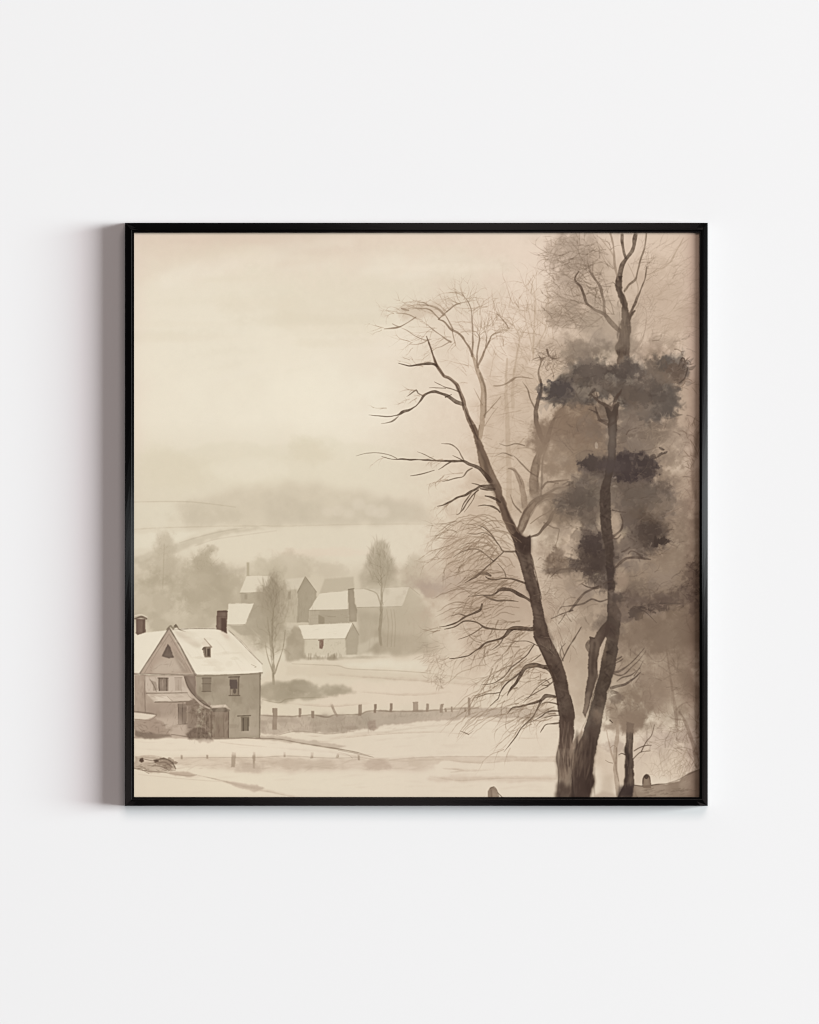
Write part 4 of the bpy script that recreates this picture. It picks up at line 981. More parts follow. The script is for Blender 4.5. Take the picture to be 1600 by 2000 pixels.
    blob(1090, 1000, 40, 26, (150, 131, 112), .5, .9, .4, .3)
    blob(1300, 1120, 70, 50, (142, 124, 107), .6, .9, .4, .3)
    blob(1165, 880, 60, 40, (140, 121, 103), .55, .8, .4, .3)
    blob(1275, 860, 20, 30, (140, 124, 108), .5, .8, .5, .3)
    blob(1110, 900, 50, 40, (160, 141, 121), .6, .9, .4, .3)
    blob(1130, 810, 50, 25, (148, 128, 109), .6, .8, .4, .3)
    G = (99, 90, 83)
    leaf([(1062, 774), (1072, 753), (1092, 737), (1118, 709), (1139, 702), (1162, 700), (1185, 720), (1201, 727), (1220, 707), (1236, 709), (1254, 727), (1275, 730), (1296, 702), (1318, 700), (1333, 697), (1342, 723),
          (1336, 748), (1316, 757), (1326, 776), (1320, 800), (1300, 818), (1280, 812), (1262, 824), (1240, 806), (1226, 812), (1208, 795), (1173, 774), (1150, 783), (1092, 783), (1069, 788)], G, .8, .3, 90, 10, 12)
    blob(1160, 730, 42, 22, (96, 84, 75), .6, .8, .4, .3)
    blob(1222, 728, 28, 20, (98, 86, 78), .6, .8, .4, .3)
    blob(1090, 765, 26, 20, (88, 79, 75), .7, .7, .4, .2)
    blob(1250, 765, 50, 26, (104, 93, 84), .6, .8, .4, .3)
    blob(1296, 725, 20, 20, (106, 93, 82), .6, .7, .5, .3)
    blob(1322, 730, 20, 20, (132, 113, 98), .6, .6, .5, .3)
    blob(1200, 760, 50, 18, (112, 100, 90), .5, .8, .4, .3)
    blob(1295, 785, 24, 22, (114, 103, 94), .6, .7, .5, .3)
    scrib(1335, 712, 10, 16, 24, (72, 58, 50), .6, 9, 1.4, 60, 60)
    scrib(1325, 750, 30, 12, 26, (120, 101, 86), .5, 16, 1.3, 20, 30)
    scrib(1155, 700, 30, 8, 20, (112, 98, 86), .5, 10, 1.4, 40, 50)
    scrib(1072, 700, 18, 16, 40, (124, 106, 92), .6, 16, 1.4, 190, 40)
    scrib(1100, 710, 30, 16, 50, (130, 112, 97), .5, 16, 1.3, 200, 40)
    for pts, w in [([(1258, 762), (1266, 768), (1270, 776), (1274, 788)], [2, 7, 8, 3]), ([(1268, 772), (1278, 772), (1284, 770)], [4, 4, 1]), ([(1288, 784), (1296, 783)], [3, 3]), ([(1236, 790), (1240, 784), (1242, 778)], [3, 3, 1]),
                   ([(1182, 720), (1188, 725), (1193, 724), (1197, 721), (1195, 727)], [3, 4, 3, 3, 1]), ([(1150, 772), (1158, 764), (1164, 758)], [3, 7, 5]), ([(1325, 716), (1330, 700), (1336, 700), (1338, 710)], [1, 2.5, 2.5, 1]),
                   ([(1342, 722), (1337, 738), (1326, 748)], [2, 3, 1])]:
        stroke(pts, w, (80, 67, 59), .75, .5, .4)
    for (x, y, rx, ry) in [(1180, 783, 9, 8), (1192, 778, 6, 7), (1163, 770, 6, 5), (1176, 803, 9, 9), (1212, 797, 14, 3)]:
        blob(x, y, rx, ry, (184, 165, 144), .75, .5, .4, .2, P.n1)
    blob(1212, 810, 20, 14, (150, 135, 118), .6, .8, .4, .3)
    scrib(1130, 845, 55, 50, 70, (122, 103, 88), .35, 22, 1.6, 200, 30, 14, .8)
    scrib(1255, 850, 45, 45, 70, (112, 97, 86), .35, 20, 1.6, 320, 35, 14, .8)
    scrib(1290, 850, 40, 40, 40, (190, 171, 150), .4, 18, 1.5, 40, 30)
    # second tier
    leaf([(1136, 902), (1150, 898), (1185, 896), (1206, 895), (1220, 890), (1235, 897), (1250, 900), (1266, 892), (1278, 898), (1280, 915), (1274, 928), (1250, 935), (1238, 945), (1215, 946), (1190, 934), (1168, 926), (1150, 922)], (86, 75, 71), .88, .25, 40, 7, 10)
    blob(1228, 912, 24, 28, (78, 67, 65), .85, .35, .4, .25)
    blob(1264, 912, 19, 25, (84, 73, 69), .85, .3, .45, .25)
    blob(1250, 938, 26, 10, (88, 76, 72), .7, .4, .5, .3)
    blob(1165, 912, 28, 20, (104, 92, 86), .7, .5, .45, .3)
    blob(1152, 903, 14, 12, (78, 67, 62), .7, .5, .5, .2, P.n1)
    blob(1225, 902, 14, 16, (64, 54, 54), .8, .6, .4, .2)
    blob(1262, 910, 18, 14, (84, 74, 70), .8, .5, .5, .2)
    blob(1150, 908, 14, 10, (82, 71, 66), .6, .6, .5, .2, P.n1)
    blob(1225, 935, 22, 14, (80, 69, 66), .7, .6, .4, .2)
    for pts, w in [([(1288, 874), (1293, 877), (1297, 878)], [3, 5, 2]), ([(1293, 886), (1299, 884), (1302, 882)], [3, 5, 3]), ([(1284, 892), (1289, 887), (1293, 883)], [3, 5, 2]), ([(1271, 890), (1277, 889), (1281, 893)], [3, 6, 2]), ([(1266, 896), (1274, 893), (1282, 895)], [5, 8, 2]),
                   ([(1262, 902), (1272, 904), (1280, 908)], [6, 8, 3]), ([(1264, 914), (1272, 920), (1282, 920)], [6, 6, 2])]:
        stroke(pts, w, (86, 73, 65), .85, .4, .3)
    stroke([(1268, 898), (1284, 892), (1298, 884)], [1.6, 1.4, 1], (84, 71, 62), .8)
    leaf([(1092, 990), (1098, 972), (1120, 945), (1142, 930), (1170, 924), (1192, 932), (1188, 970), (1176, 1008), (1160, 1028), (1140, 1020), (1118, 1006), (1098, 1000)], (114, 101, 90), .82, .3, 50, 9, 11)
    blob(1140, 975, 32, 26, (104, 92, 82), .55, .8, .4, .3)
    blob(1160, 970, 22, 20, (134, 123, 108), .5, .9, .4, .2)
    leaf([(1192, 944), (1230, 944), (1270, 944), (1302, 950), (1316, 968), (1306, 996), (1284, 1014), (1250, 1008), (1215, 996), (1196, 986)], (118, 104, 93), .8, .3, 50, 9, 11)
    blob(1245, 965, 40, 22, (116, 104, 93), .5, .8, .4, .3)
    blob(1200, 960, 12, 26, (136, 122, 107), .6, .8, .4, .2)
    leaf([(1222, 1000), (1255, 1002), (1280, 1018), (1296, 1034), (1300, 1054), (1292, 1064), (1272, 1076), (1252, 1086), (1236, 1076), (1226, 1050), (1218, 1024)], (98, 85, 76), .88, .3, 46, 8, 11)
    blob(1262, 1040, 26, 26, (92, 79, 70), .5, .8, .4, .3)
    blob(1286, 1056, 10, 9, (78, 65, 58), .6, .6, .5, .2, P.n1)
    leaf([(1134, 1040), (1152, 1034), (1170, 1044), (1190, 1050), (1200, 1075), (1202, 1128), (1184, 1144), (1160, 1130), (1140, 1116), (1116, 1108), (1120, 1086), (1132, 1068)], (90, 77, 69), .9, .25, 50, 8, 9)
    blob(1158, 1056, 14, 14, (76, 64, 60), .7, .7, .4, .2)
    blob(1165, 1095, 28, 26, (84, 71, 63), .5, .8, .4, .2)
    leaf([(1070, 1096), (1082, 1066), (1092, 1074), (1102, 1094), (1104, 1110), (1090, 1122), (1070, 1120), (1066, 1106)], (132, 114, 98), .6, .35, 34, 5, 10)
    stroke([(1092, 1034), (1089, 1052), (1082, 1072)], [1.4, 1.4, 1.4], (140, 122, 104), .7)
    blob(1090, 1114, 30, 6, (110, 95, 84), .6, .7, .4, .2)
    stroke([(1180, 1118), (1140, 1112), (1110, 1110), (1090, 1114), (1074, 1128)], [4, 4, 3, 2, 1], (100, 84, 73), .8, .4)
    # gaps of paper showing between the tiers
    for (x, y, rx, ry, c) in [(1165, 870, 2.6, 5, (196, 178, 157)), (1201, 932, 4, 2, (190, 174, 160)), (1201, 949, 5, 2.4, (160, 145, 131)), (1172, 1014, 7, 18, (190, 173, 150)), (1118, 1052, 18, 28, (205, 186, 162)),
                              (1124, 1024, 14, 12, (203, 184, 160)), (1216, 892, 1, 1, (150, 135, 120)), (1202, 1020, 9, 22, (186, 167, 145)), (1222, 1042, 8, 10, (170, 154, 132)), (1218, 1084, 14, 12, (192, 171, 149)), (1234, 1074, 9, 4, (180, 160, 140)),
                              (1166, 1125, 9, 8, (156, 142, 122)), (1212, 1130, 14, 16, (168, 148, 129)), (1110, 1070, 8, 20, (206, 187, 163)), (1120, 1086, 10, 10, (203, 184, 160))]:
        blob(x, y, rx, ry, c, .75, .75, .4, .2, P.n1)
    for (x, y, rx, ry, n, c, a0) in [(1190, 755, 120, 45, 150, (80, 68, 60), 200), (1210, 915, 65, 26, 60, (70, 58, 53), 20), (1140, 975, 46, 46, 70, (92, 78, 68), 215), (1255, 975, 56, 38, 70, (96, 82, 71), 330),
                                     (1260, 1045, 42, 40, 70, (78, 65, 57), 320), (1160, 1090, 42, 50, 70, (72, 59, 52), 225), (1085, 1098, 20, 24, 40, (110, 92, 78), 240), (1290, 1165, 74, 26, 90, (88, 73, 64), 20)]:
        P.scribble(x, y, rx, ry, n, c, .4, 15, 2.6, a0, 50, 18, .7)
    for (x, y, rx, ry, n, a0) in [(1265, 720, 80, 30, 40, 40), (1250, 1060, 60, 30, 30, 330), (1110, 1000, 30, 20, 30, 230), (1310, 975, 20, 30, 26, 10), (1140, 1060, 20, 30, 20, 210)]:
        P.scribble(x, y, rx, ry, n, (186, 167, 147), .35, 12, 2.0, a0, 50, 18, .6)
    for i in range(230):
        x = 1200 + r.normal(0, 62); y = r.uniform(660, 1235)
        if x < 1068 or x > 1352: continue
        d = abs(x - 1200) / 140
        tone = A((118, 104, 93)) * (1 - d) + A((160, 142, 124)) * d + r.normal(0, 13)
        k = r.uniform(6, 22)
        blob(x, y, k * 1.3, k, tone, r.uniform(.15, .42), .9, .6, .3, P.n1 if k < 12 else P.n2)
    for i in range(110):
        x, y = r.uniform(1195, 1362), r.uniform(1180, 1480)
        k = r.uniform(6, 20)
        blob(x, y, k * 1.4, k, A((146, 128, 111)) + r.normal(0, 14) + (y > 1420) * 30, r.uniform(.12, .34), 1.0, .6, .3, P.n2)
    for i in range(150):
        x, y = r.uniform(1080, 1345), r.uniform(660, 1230)
        sgn = -1 if x < 1195 else 1
        twig(x, y, 90 - sgn * r.uniform(20, 110), r.uniform(16, 46), r.uniform(1.2, 2.6), A((104, 88, 77)) + r.normal(0, 14), r.uniform(.2, .5), -sgn * 2, 1, .5, 2, .5)
    for i in range(90):
        x, y = r.uniform(1200, 1360), r.uniform(1190, 1470)
        twig(x, y, r.uniform(20, 160), r.uniform(20, 55), r.uniform(1.1, 2.2), A((118, 101, 87)) + r.normal(0, 12), r.uniform(.2, .48), r.uniform(-2, 2), 1, .5, 2, .5)
    for (x, y, rx, ry, c, a) in [(1228, 912, 26, 22, (72, 61, 59), .7), (1264, 912, 17, 20, (78, 67, 63), .7), (1158, 906, 22, 12, (80, 69, 64), .55), (1090, 762, 26, 18, (84, 75, 72), .6), (1160, 726, 34, 16, (92, 81, 74), .5), (1225, 724, 24, 16, (94, 83, 76), .5),
                                 (1160, 1062, 20, 22, (70, 58, 54), .6), (1165, 1100, 30, 26, (80, 67, 60), .5), (1270, 1046, 26, 22, (84, 71, 63), .55), (1290, 1058, 10, 10, (74, 62, 55), .6), (1135, 975, 30, 24, (98, 86, 77), .45), (1255, 970, 36, 22, (106, 94, 84), .4),
                                 (1322, 722, 16, 16, (104, 88, 77), .5), (1300, 780, 22, 20, (104, 94, 86), .5), (1260, 768, 34, 20, (98, 87, 79), .45)]:
        blob(x, y, rx, ry, c, a, .45, .55, .25, P.n1)
        blob(x, y, rx * 1.15, ry * 1.15, c, a * .5, .7, .6, .3)
    # pine trunk
    poly([(1188, 818), (1185, 806), (1180, 796), (1187, 794), (1196, 804), (1200, 792), (1205, 784), (1210, 786), (1206, 802), (1204, 830), (1203, 880), (1202, 900), (1196, 930), (1192, 950), (1192, 1000), (1196, 1040), (1198, 1080), (1200, 1150), (1202, 1180), (1214, 1200), (1210, 1240), (1207, 1262), (1202, 1300), (1196, 1322),
          (1186, 1352), (1178, 1394), (1168, 1440), (1160, 1482), (1156, 1510), (1159, 1524), (1154, 1540), (1152, 1558), (1112, 1558), (1118, 1500), (1122, 1462), (1138, 1436), (1148, 1400), (1160, 1358), (1170, 1310), (1174, 1270), (1180, 1236), (1186, 1200),
          (1186, 1150), (1184, 1080), (1176, 1050), (1172, 1000), (1173, 950), (1182, 930), (1187, 890), (1188, 850)], (84, 71, 62), .95, .8, 1.5, .2, .25)
    for (pts, w, c) in [([(1196, 815), (1197, 840), (1195, 870)], [8, 10, 10], (112, 100, 90)), ([(1194, 880), (1192, 905), (1186, 925)], [14, 14, 14], (100, 90, 86)), ([(1182, 945), (1180, 990), (1186, 1040), (1190, 1080), (1193, 1110), (1194, 1140)], [16, 15, 16, 16, 14, 10], (84, 70, 62)),
                        ([(1192, 1100), (1192, 1124), (1190, 1150)], [11, 11, 10], (74, 61, 58)), ([(1196, 1160), (1204, 1180)], [18, 22], (116, 103, 93)), ([(1200, 1215), (1196, 1250)], [20, 20], (96, 82, 72)), ([(1190, 1270), (1186, 1300), (1178, 1340), (1168, 1380)], [20, 22, 22, 20], (74, 60, 50)),
                        ([(1162, 1400), (1154, 1440)], [20, 20], (76, 60, 53)), ([(1184, 1250), (1178, 1290)], [8, 8], (134, 116, 98))]:
        stroke(pts, w, c, .65, 2.2, .4)
    blob(1194, 908, 22, 12, (92, 80, 76), .7, .8, .4, .3)
    blob(1193, 862, 10, 30, (128, 116, 106), .5, .9, .4, .3)
    # fork stem
    poly([(1152, 1244), (1160, 1246), (1165, 1234), (1176, 1220), (1186, 1212), (1192, 1225), (1187, 1238), (1180, 1247), (1172, 1264), (1166, 1290), (1167, 1320), (1160, 1345), (1151, 1378), (1143, 1402),
          (1138, 1392), (1143, 1360), (1147, 1330), (1149, 1300), (1149, 1275), (1151, 1262)], (90, 75, 65), .92, .8, 1.2, .2, .3)
    poly([(1166, 1250), (1178, 1226), (1192, 1216), (1206, 1226), (1204, 1246), (1186, 1240), (1172, 1262)], (84, 68, 60), .7, 2, 2, .3)
    stroke([(1161, 1252), (1158, 1285), (1156, 1320)], [5, 7, 4], (72, 58, 50), .55, 1.5)
    stroke([(1152, 1250), (1146, 1263), (1152, 1276)], [6, 6, 4], (96, 81, 70), .85, .5)
    stroke([(1152, 1244), (1160, 1246)], [3, 3], (78, 64, 55), .8)
    poly([(1182, 1243), (1185, 1246), (1176, 1280), (1171, 1306), (1167, 1318), (1168, 1290), (1172, 1264)], (196, 178, 156), .9, .8, .8)
    stroke([(1150, 1350), (1146, 1370), (1143, 1395)], [9, 9, 8], (160, 142, 124), .7, 1)
    stroke([(1164, 1340), (1156, 1366), (1150, 1392)], [2, 2, 1.4], (70, 56, 47), .7, .4)
    stroke([(1168, 1310), (1160, 1345), (1152, 1380), (1146, 1402), (1136, 1424)], [1.4, 1.6, 2, 2, 2], (156, 138, 120), .5, .5)
    # fused base of both trunks
    poly([(1091, 1456), (1098, 1440), (1106, 1456), (1112, 1444), (1118, 1456), (1130, 1446), (1142, 1436), (1152, 1462), (1160, 1470), (1159, 1486), (1155, 1510), (1160, 1524), (1154, 1540), (1152, 1562), (1087, 1562), (1091, 1520), (1089, 1496), (1085, 1482), (1090, 1462)], (104, 87, 75), .9, 3.5, 2.5, .2, .2)
    blob(1103, 1492, 9, 36, (156, 137, 119), .65, 1.1, .35, .3)
    blob(1118, 1478, 8, 22, (150, 131, 113), .5, 1.1, .35, .3)
    poly([(1148, 1420), (1170, 1415), (1160, 1480), (1155, 1510), (1155, 1556), (1122, 1556), (1126, 1505), (1138, 1470)], (92, 76, 66), .75, 3.5, 3, .3)
    poly([(1094, 1395), (1121, 1395), (1119, 1420), (1116, 1440), (1112, 1430), (1108, 1452), (1103, 1428), (1098, 1446), (1094, 1425)], (84, 67, 58), .6, 4, 3, .3)
    for i in range(22):
        x = r.uniform(1094, 1118); stroke([(x, r.uniform(1400, 1430)), (x + r.normal(0, 1.5), r.uniform(1440, 1468))], [2.4, .8], (88, 71, 61), .45, .8)
    poly([(1116, 1452), (1136, 1424), (1140, 1430), (1122, 1462), (1114, 1464)], (168, 149, 130), .8, 1.2, 1)
    poly([(1120, 1505), (1150, 1500), (1150, 1556), (1118, 1556)], (84, 68, 60), .65, 4, 4, .3)
    poly([(1088, 1530), (1116, 1535), (1116, 1558), (1087, 1558)], (92, 76, 66), .75, 4, 3, .3)
    poly([(1152, 1518), (1159, 1524), (1154, 1542), (1150, 1556), (1144, 1540)], (74, 58, 50), .85, 1.5, 1)
    poly([(1092, 1470), (1108, 1470), (1112, 1510), (1104, 1530), (1094, 1520)], (156, 137, 119), .6, 5, 4, .4)
    for i in range(70):
        x, y = r.uniform(1090, 1160), r.uniform(1435, 1545)
        if x > 1166 - (y - 1425) * .1: continue
        lean = (1125 - x) * .05
        stroke([(x, y), (x + lean, y + 8), (x + lean * .5 + r.normal(0, 1), y + r.uniform(12, 26))], [.6, 1.6, .6], (78, 63, 54) if r.random() < .65 else (160, 141, 122), .32, .7)
    poly([(1087, 1534), (1096, 1524), (1104, 1536), (1114, 1526), (1118, 1562), (1086, 1562)], (76, 61, 53), .75, 3, 3, .3)
    poly([(1120, 1516), (1134, 1500), (1150, 1505), (1157, 1524), (1151, 1562), (1117, 1562)], (72, 57, 50), .75, 3.5, 4, .3)
    stroke([(1140, 1440), (1146, 1480), (1148, 1520)], [10, 12, 12], (72, 57, 50), .5, 3)
    stroke([(1160, 1440), (1154, 1490), (1152, 1520)], [3, 4, 3], (64, 50, 44), .6, 1)
    stroke([(1091, 1456), (1087, 1482), (1091, 1510), (1089, 1550)], [2, 2.4, 2, 2], (84, 68, 58), .6, .6)
    stroke([(1116, 1512), (1118, 1535), (1120, 1556)], [1, 3, 5], (60, 47, 41), .7, .8)
    P.hatch(1094, 1420, 1119, 1480, 60, (146, 127, 111), .5, 30, 90, 5, 2.4, .9)
    P.hatch(1093, 1425, 1119, 1500, 60, (76, 60, 52), .5, 34, 90, 5, 2.2, .9)
    P.hatch(1122, 1440, 1160, 1540, 60, (66, 52, 45), .45, 34, 86, 6, 2.4, 1.0)
    P.hatch(1124, 1440, 1150, 1520, 24, (138, 119, 103), .4, 30, 84, 6, 2.0, .9)
    for x in (1104, 1110): stroke([(x, 1410), (x + 1, 1435), (x - 1, 1455)], [1.4, 1.6, 1], (120, 102, 87), .6, .4)

    for i in range(120):
        y = r.uniform(1060, 1400)
        xc = np.interp(y, [1060, 1140, 1200, 1242, 1290, 1334, 1400], [1020, 1037, 1051, 1057, 1082, 1094, 1106])
        stroke([(xc + r.uniform(-11, 11), y), (xc + r.uniform(-9, 12) + 2, y + r.uniform(3, 9))], [r.uniform(2, 5), 1.5], (62, 49, 42) if r.random() < .6 else (118, 101, 88), .3, .9, .5)
    for i in range(140):
        y = r.uniform(940, 1420)
        xc = np.interp(y, [940, 1000, 1060, 1150, 1200, 1250, 1300, 1340, 1380, 1420], [1183, 1182, 1188, 1193, 1199, 1194, 1187, 1176, 1166, 1158])
        stroke([(xc + r.uniform(-9, 9), y), (xc + r.uniform(-9, 9), y + r.uniform(3, 10))], [r.uniform(2, 5), 1.5], (60, 47, 41) if r.random() < .65 else (124, 108, 95), .3, .9, .5)
    # ---- pine branches
    B1 = (92, 77, 67)
    for pts, w, a in [
        ([(1194, 800), (1184, 792), (1172, 786), (1162, 778), (1154, 770)], [7, 6, 5, 6, 3], .85),
        ([(1168, 784), (1166, 774), (1164, 766)], [3, 3, 2], .8),
        ([(1198, 796), (1201, 784), (1206, 772), (1212, 764)], [8, 6, 6, 3], .85),
        ([(1206, 775), (1212, 766), (1214, 760)], [4, 3, 2], .7),
        ([(1190, 830), (1180, 824), (1170, 818), (1166, 808), (1163, 795)], [6, 5, 5, 4, 2], .85),
        ([(1166, 806), (1158, 802), (1148, 798)], [3, 2, 1], .8),
        ([(1186, 822), (1176, 820), (1168, 820)], [3, 4, 3], .7),
        ([(1192, 830), (1204, 820), (1206, 800)], [5, 4, 5], .6),
        ([(1196, 996), (1206, 998), (1222, 1000)], [3, 2.4, 1.4], .8),
        ([(1194, 1048), (1202, 1044), (1212, 1034), (1216, 1018), (1212, 1004)], [4, 4, 4, 3, 2], .8),
        ([(1190, 1050), (1204, 1052), (1212, 1044)], [4, 3, 2], .75),
        ([(1200, 1108), (1212, 1098), (1222, 1090), (1238, 1088), (1256, 1090), (1270, 1092)], [3, 4, 5, 5, 5, 2.4], .88),
        ([(1214, 1078), (1224, 1072), (1230, 1068)], [2, 3, 2], .7),
        ([(1226, 1082), (1232, 1076), (1242, 1078), (1252, 1088)], [1.6, 3, 3, 3], .7),
        ([(1136, 1140), (1148, 1146), (1162, 1148), (1172, 1146)], [2, 3, 4, 4], .8),
        ([(1170, 1144), (1156, 1150), (1142, 1158), (1130, 1170), (1122, 1182), (1112, 1194)], [3, 3, 4, 4, 4, 3], .8),
        ([(1188, 1170), (1172, 1174), (1156, 1170), (1140, 1178), (1124, 1182), (1100, 1184)], [2.4, 3, 3.5, 3.5, 3, 1.6], .8),
        ([(1118, 1192), (1104, 1196), (1090, 1202), (1076, 1208)], [3.5, 2.6, 2.2, 1.2], .8),
        ([(1104, 1198), (1098, 1208), (1090, 1218)], [2, 1.6, 1], .7),
        ([(1098, 1184), (1092, 1190), (1088, 1200)], [2, 1.6, .8], .65),
        ([(1178, 1140), (1188, 1136), (1196, 1136)], [3, 4, 4], .7),
        ([(1135, 1224), (1128, 1236), (1118, 1252), (1108, 1268), (1102, 1280), (1098, 1290)], [1.2, 2, 2.4, 3, 3, 3], .85),
        ([(1102, 1280), (1098, 1268), (1094, 1254)], [2, 1.4, .8], .7),
        ([(1100, 1290), (1094, 1278), (1096, 1266), (1104, 1256)], [3, 3, 2, 1], .6),
        ([(1200, 1290), (1208, 1286), (1214, 1282)], [5, 4, 2], .8),
        ([(1198, 1296), (1210, 1290), (1216, 1286)], [4, 3, 2], .7),
        ([(1196, 1312), (1210, 1310), (1226, 1300), (1242, 1284), (1258, 1266)], [5, 4, 3, 2.2, 1.2], .75),
        ([(1194, 1314), (1214, 1318), (1230, 1306), (1246, 1290), (1262, 1270)], [4, 3, 2.4, 1.8, 1], .65),
        ([(1190, 1345), (1206, 1340), (1220, 1336), (1236, 1326), (1252, 1312)], [7, 5, 5, 3.4, 1.6], .85),
        ([(1205, 1330), (1216, 1322), (1232, 1318), (1250, 1304)], [3, 3, 2.4, 1.2], .7),
        ([(1238, 1320), (1248, 1305), (1256, 1290)], [2, 1.6, 1], .6),
        ([(1188, 1352), (1196, 1350), (1206, 1352)], [12, 8, 4], .7),
        ([(1200, 1172), (1222, 1170), (1240, 1172)], [10, 8, 4], .6)]:
        stroke(pts, w, B1, a, .35, .3, .3)
    leaf([(1192, 1168), (1205, 1158), (1225, 1156), (1232, 1170), (1250, 1178), (1262, 1172), (1300, 1160), (1325, 1150), (1352, 1140), (1364, 1160), (1340, 1176), (1300, 1186), (1280, 1196), (1255, 1190), (1235, 1210), (1218, 1212), (1196, 1202)], (112, 96, 85), .6, .45, 46, 8, 10)
    blob(1240, 1196, 14, 10, (84, 71, 63), .6, .6, .5, .3, P.n1)
    blob(1208, 1166, 14, 10, (80, 68, 61), .6, .6, .4, .3)
    blob(1275, 1186, 22, 8, (96, 82, 73), .65, .6, .5, .3, P.n1)
    blob(1300, 1176, 34, 10, (104, 88, 78), .55, .7, .5, .3)
    stroke([(1236, 1186), (1256, 1186), (1280, 1196)], [4, 4, 3], (82, 69, 61), .75, .4)
    stroke([(1246, 1188), (1262, 1196), (1282, 1216)], [2, 2, 1], (90, 76, 67), .7)
    stroke([(1258, 1182), (1290, 1178), (1328, 1178)], [3, 4, 2], (96, 82, 72), .65, .5)
    scrib(1290, 1190, 40, 10, 40, (156, 136, 120), .5, 10, 1.4, 330, 60)
    blob(1295, 1240, 80, 34, (126, 108, 92), .6, .9, .4, .3)
    blob(1350, 1130, 16, 30, (104, 88, 77), .55, .8, .5, .3, P.n1)
    scrib(1352, 1110, 10, 20, 30, (88, 73, 64), .5, 8, 2, 60, 80)
    scrib(1345, 1150, 18, 14, 30, (92, 77, 67), .5, 10, 2, 20, 60)
    blob(1355, 1185, 10, 18, (104, 88, 78), .5, .8, .5, .3, P.n1)
    stroke([(1362, 840), (1358, 880), (1352, 910), (1354, 950), (1358, 975)], [6, 7, 6, 6, 5], (120, 102, 88), .55, 2)
    scrib(1352, 880, 12, 60, 60, (128, 109, 93), .5, 16, 1.4, 120, 30)
    scrib(1345, 960, 16, 40, 50, (150, 130, 112), .4, 18, 1.4, 60, 40)
    stroke([(1290, 1008), (1310, 1000), (1335, 988)], [1, 1.6, 1], (140, 120, 103), .6)
    stroke([(1296, 1040), (1306, 1034), (1316, 1034)], [3, 2.4, 1.4], (112, 96, 83), .7)
    # right, fine twigs and faint trees
    for i in range(60):
        twig(r.uniform(1230, 1340), r.uniform(820, 1240), r.uniform(-20, 60), r.uniform(25, 60), 1.2, (142, 123, 106), .35, 0, 1, .5, 2)
    for pts, w, a in [([(1322, 1420), (1318, 1380), (1312, 1340), (1306, 1300), (1300, 1260)], [6, 6, 5, 4, 2], .55), ([(1320, 1385), (1334, 1374), (1350, 1370)], [3, 2, 1], .5),
                      ([(1362, 1500), (1358, 1470), (1350, 1440), (1338, 1410), (1326, 1390)], [8, 8, 7, 5, 3], .6), ([(1366, 1500), (1364, 1440), (1360, 1380), (1362, 1340)], [6, 9, 9, 7], .5),
                      ([(1336, 1406), (1318, 1404), (1300, 1396)], [3, 2.4, 1], .5), ([(1344, 1430), (1336, 1440), (1332, 1450)], [2, 1.6, 1], .5),
                      ([(1362, 1500), (1350, 1480), (1340, 1462)], [2.4, 2, 1], .5), ([(1262, 1274), (1278, 1290), (1292, 1290), (1304, 1276)], [1.6, 2, 2, 1], .5), ([(1310, 1290), (1322, 1304), (1340, 1310)], [1.6, 2, 1], .45)]:
        stroke(pts, w, (130, 111, 95), a, .7, .4, .3)
    for i in range(55):
        twig(r.uniform(1270, 1365), r.uniform(1260, 1480), r.uniform(60, 200), r.uniform(25, 55), 1.3, (146, 127, 109), .45, 2, 1, .5, 2)
    scrib(1345, 1420, 30, 50, 60, (140, 120, 103), .45, 16, 1.4, 130, 40)
    scrib(1310, 1500, 45, 28, 140, (176, 157, 136), .55, 22, 1.1, 80, 22)
    scrib(1340, 1510, 20, 20, 40, (150, 131, 112), .5, 16, 1.1, 60, 30)
    # small trees lower right
    blob(1215, 1390, 48, 26, (148, 129, 111), .75, 1.0, .5, .3)
    blob(1245, 1385, 28, 30, (132, 114, 98), .6, 1.0, .5, .3)
    scrib(1225, 1390, 46, 26, 60, (112, 95, 82), .35, 16, 1.8, 20, 40, 14, .7)
    blob(1200, 1365, 14, 12, (116, 100, 88), .6, .7, .5, .3)
    blob(1220, 1420, 26, 16, (158, 139, 121), .6, .8, .4, .3)
    blob(1280, 1370, 40, 30, (152, 133, 115), .5, .9, .4, .3)
    stroke([(1208, 1558), (1206, 1530), (1202, 1500), (1203, 1460), (1205, 1430), (1207, 1405)], [9, 9, 8, 8, 7, 5], (168, 149, 129), .9, .5, .3)
    stroke([(1201, 1490), (1194, 1470), (1189, 1450), (1184, 1425)], [4, 4, 3, 1.4], (172, 152, 132), .8, .5)
    stroke([(1208, 1525), (1203, 1500), (1204, 1460)], [1.6, 2, 2], (132, 114, 98), .6, .4)
    stroke([(1196, 1490), (1188, 1488), (1182, 1484)], [2, 1.6, 1], (150, 131, 113), .7)
    stroke([(1192, 1460), (1198, 1455), (1202, 1458)], [1.4, 1.4, 1], (150, 131, 113), .7)
    stroke([(1208, 1474), (1214, 1471), (1222, 1474)], [1.4, 2, 2.4], (104, 88, 76), .8)
    poly([(1222, 1410), (1238, 1412), (1236, 1460), (1237, 1500), (1238, 1535), (1246, 1558), (1206, 1558), (1214, 1540), (1219, 1532), (1220, 1490), (1221, 1450)], (88, 73, 63), .95, .9, 1.4, .2, .3)
    blob(1230, 1412, 18, 22, (146, 127, 110), .85, .9, .4, .2)
    poly([(1210, 1536), (1238, 1530), (1244, 1556), (1206, 1556)], (58, 46, 43), .75, 3, 2, .2)
    poly([(1221, 1460), (1228, 1455), (1230, 1490), (1226, 1530), (1220, 1530)], (66, 53, 46), .7, 2, 2)
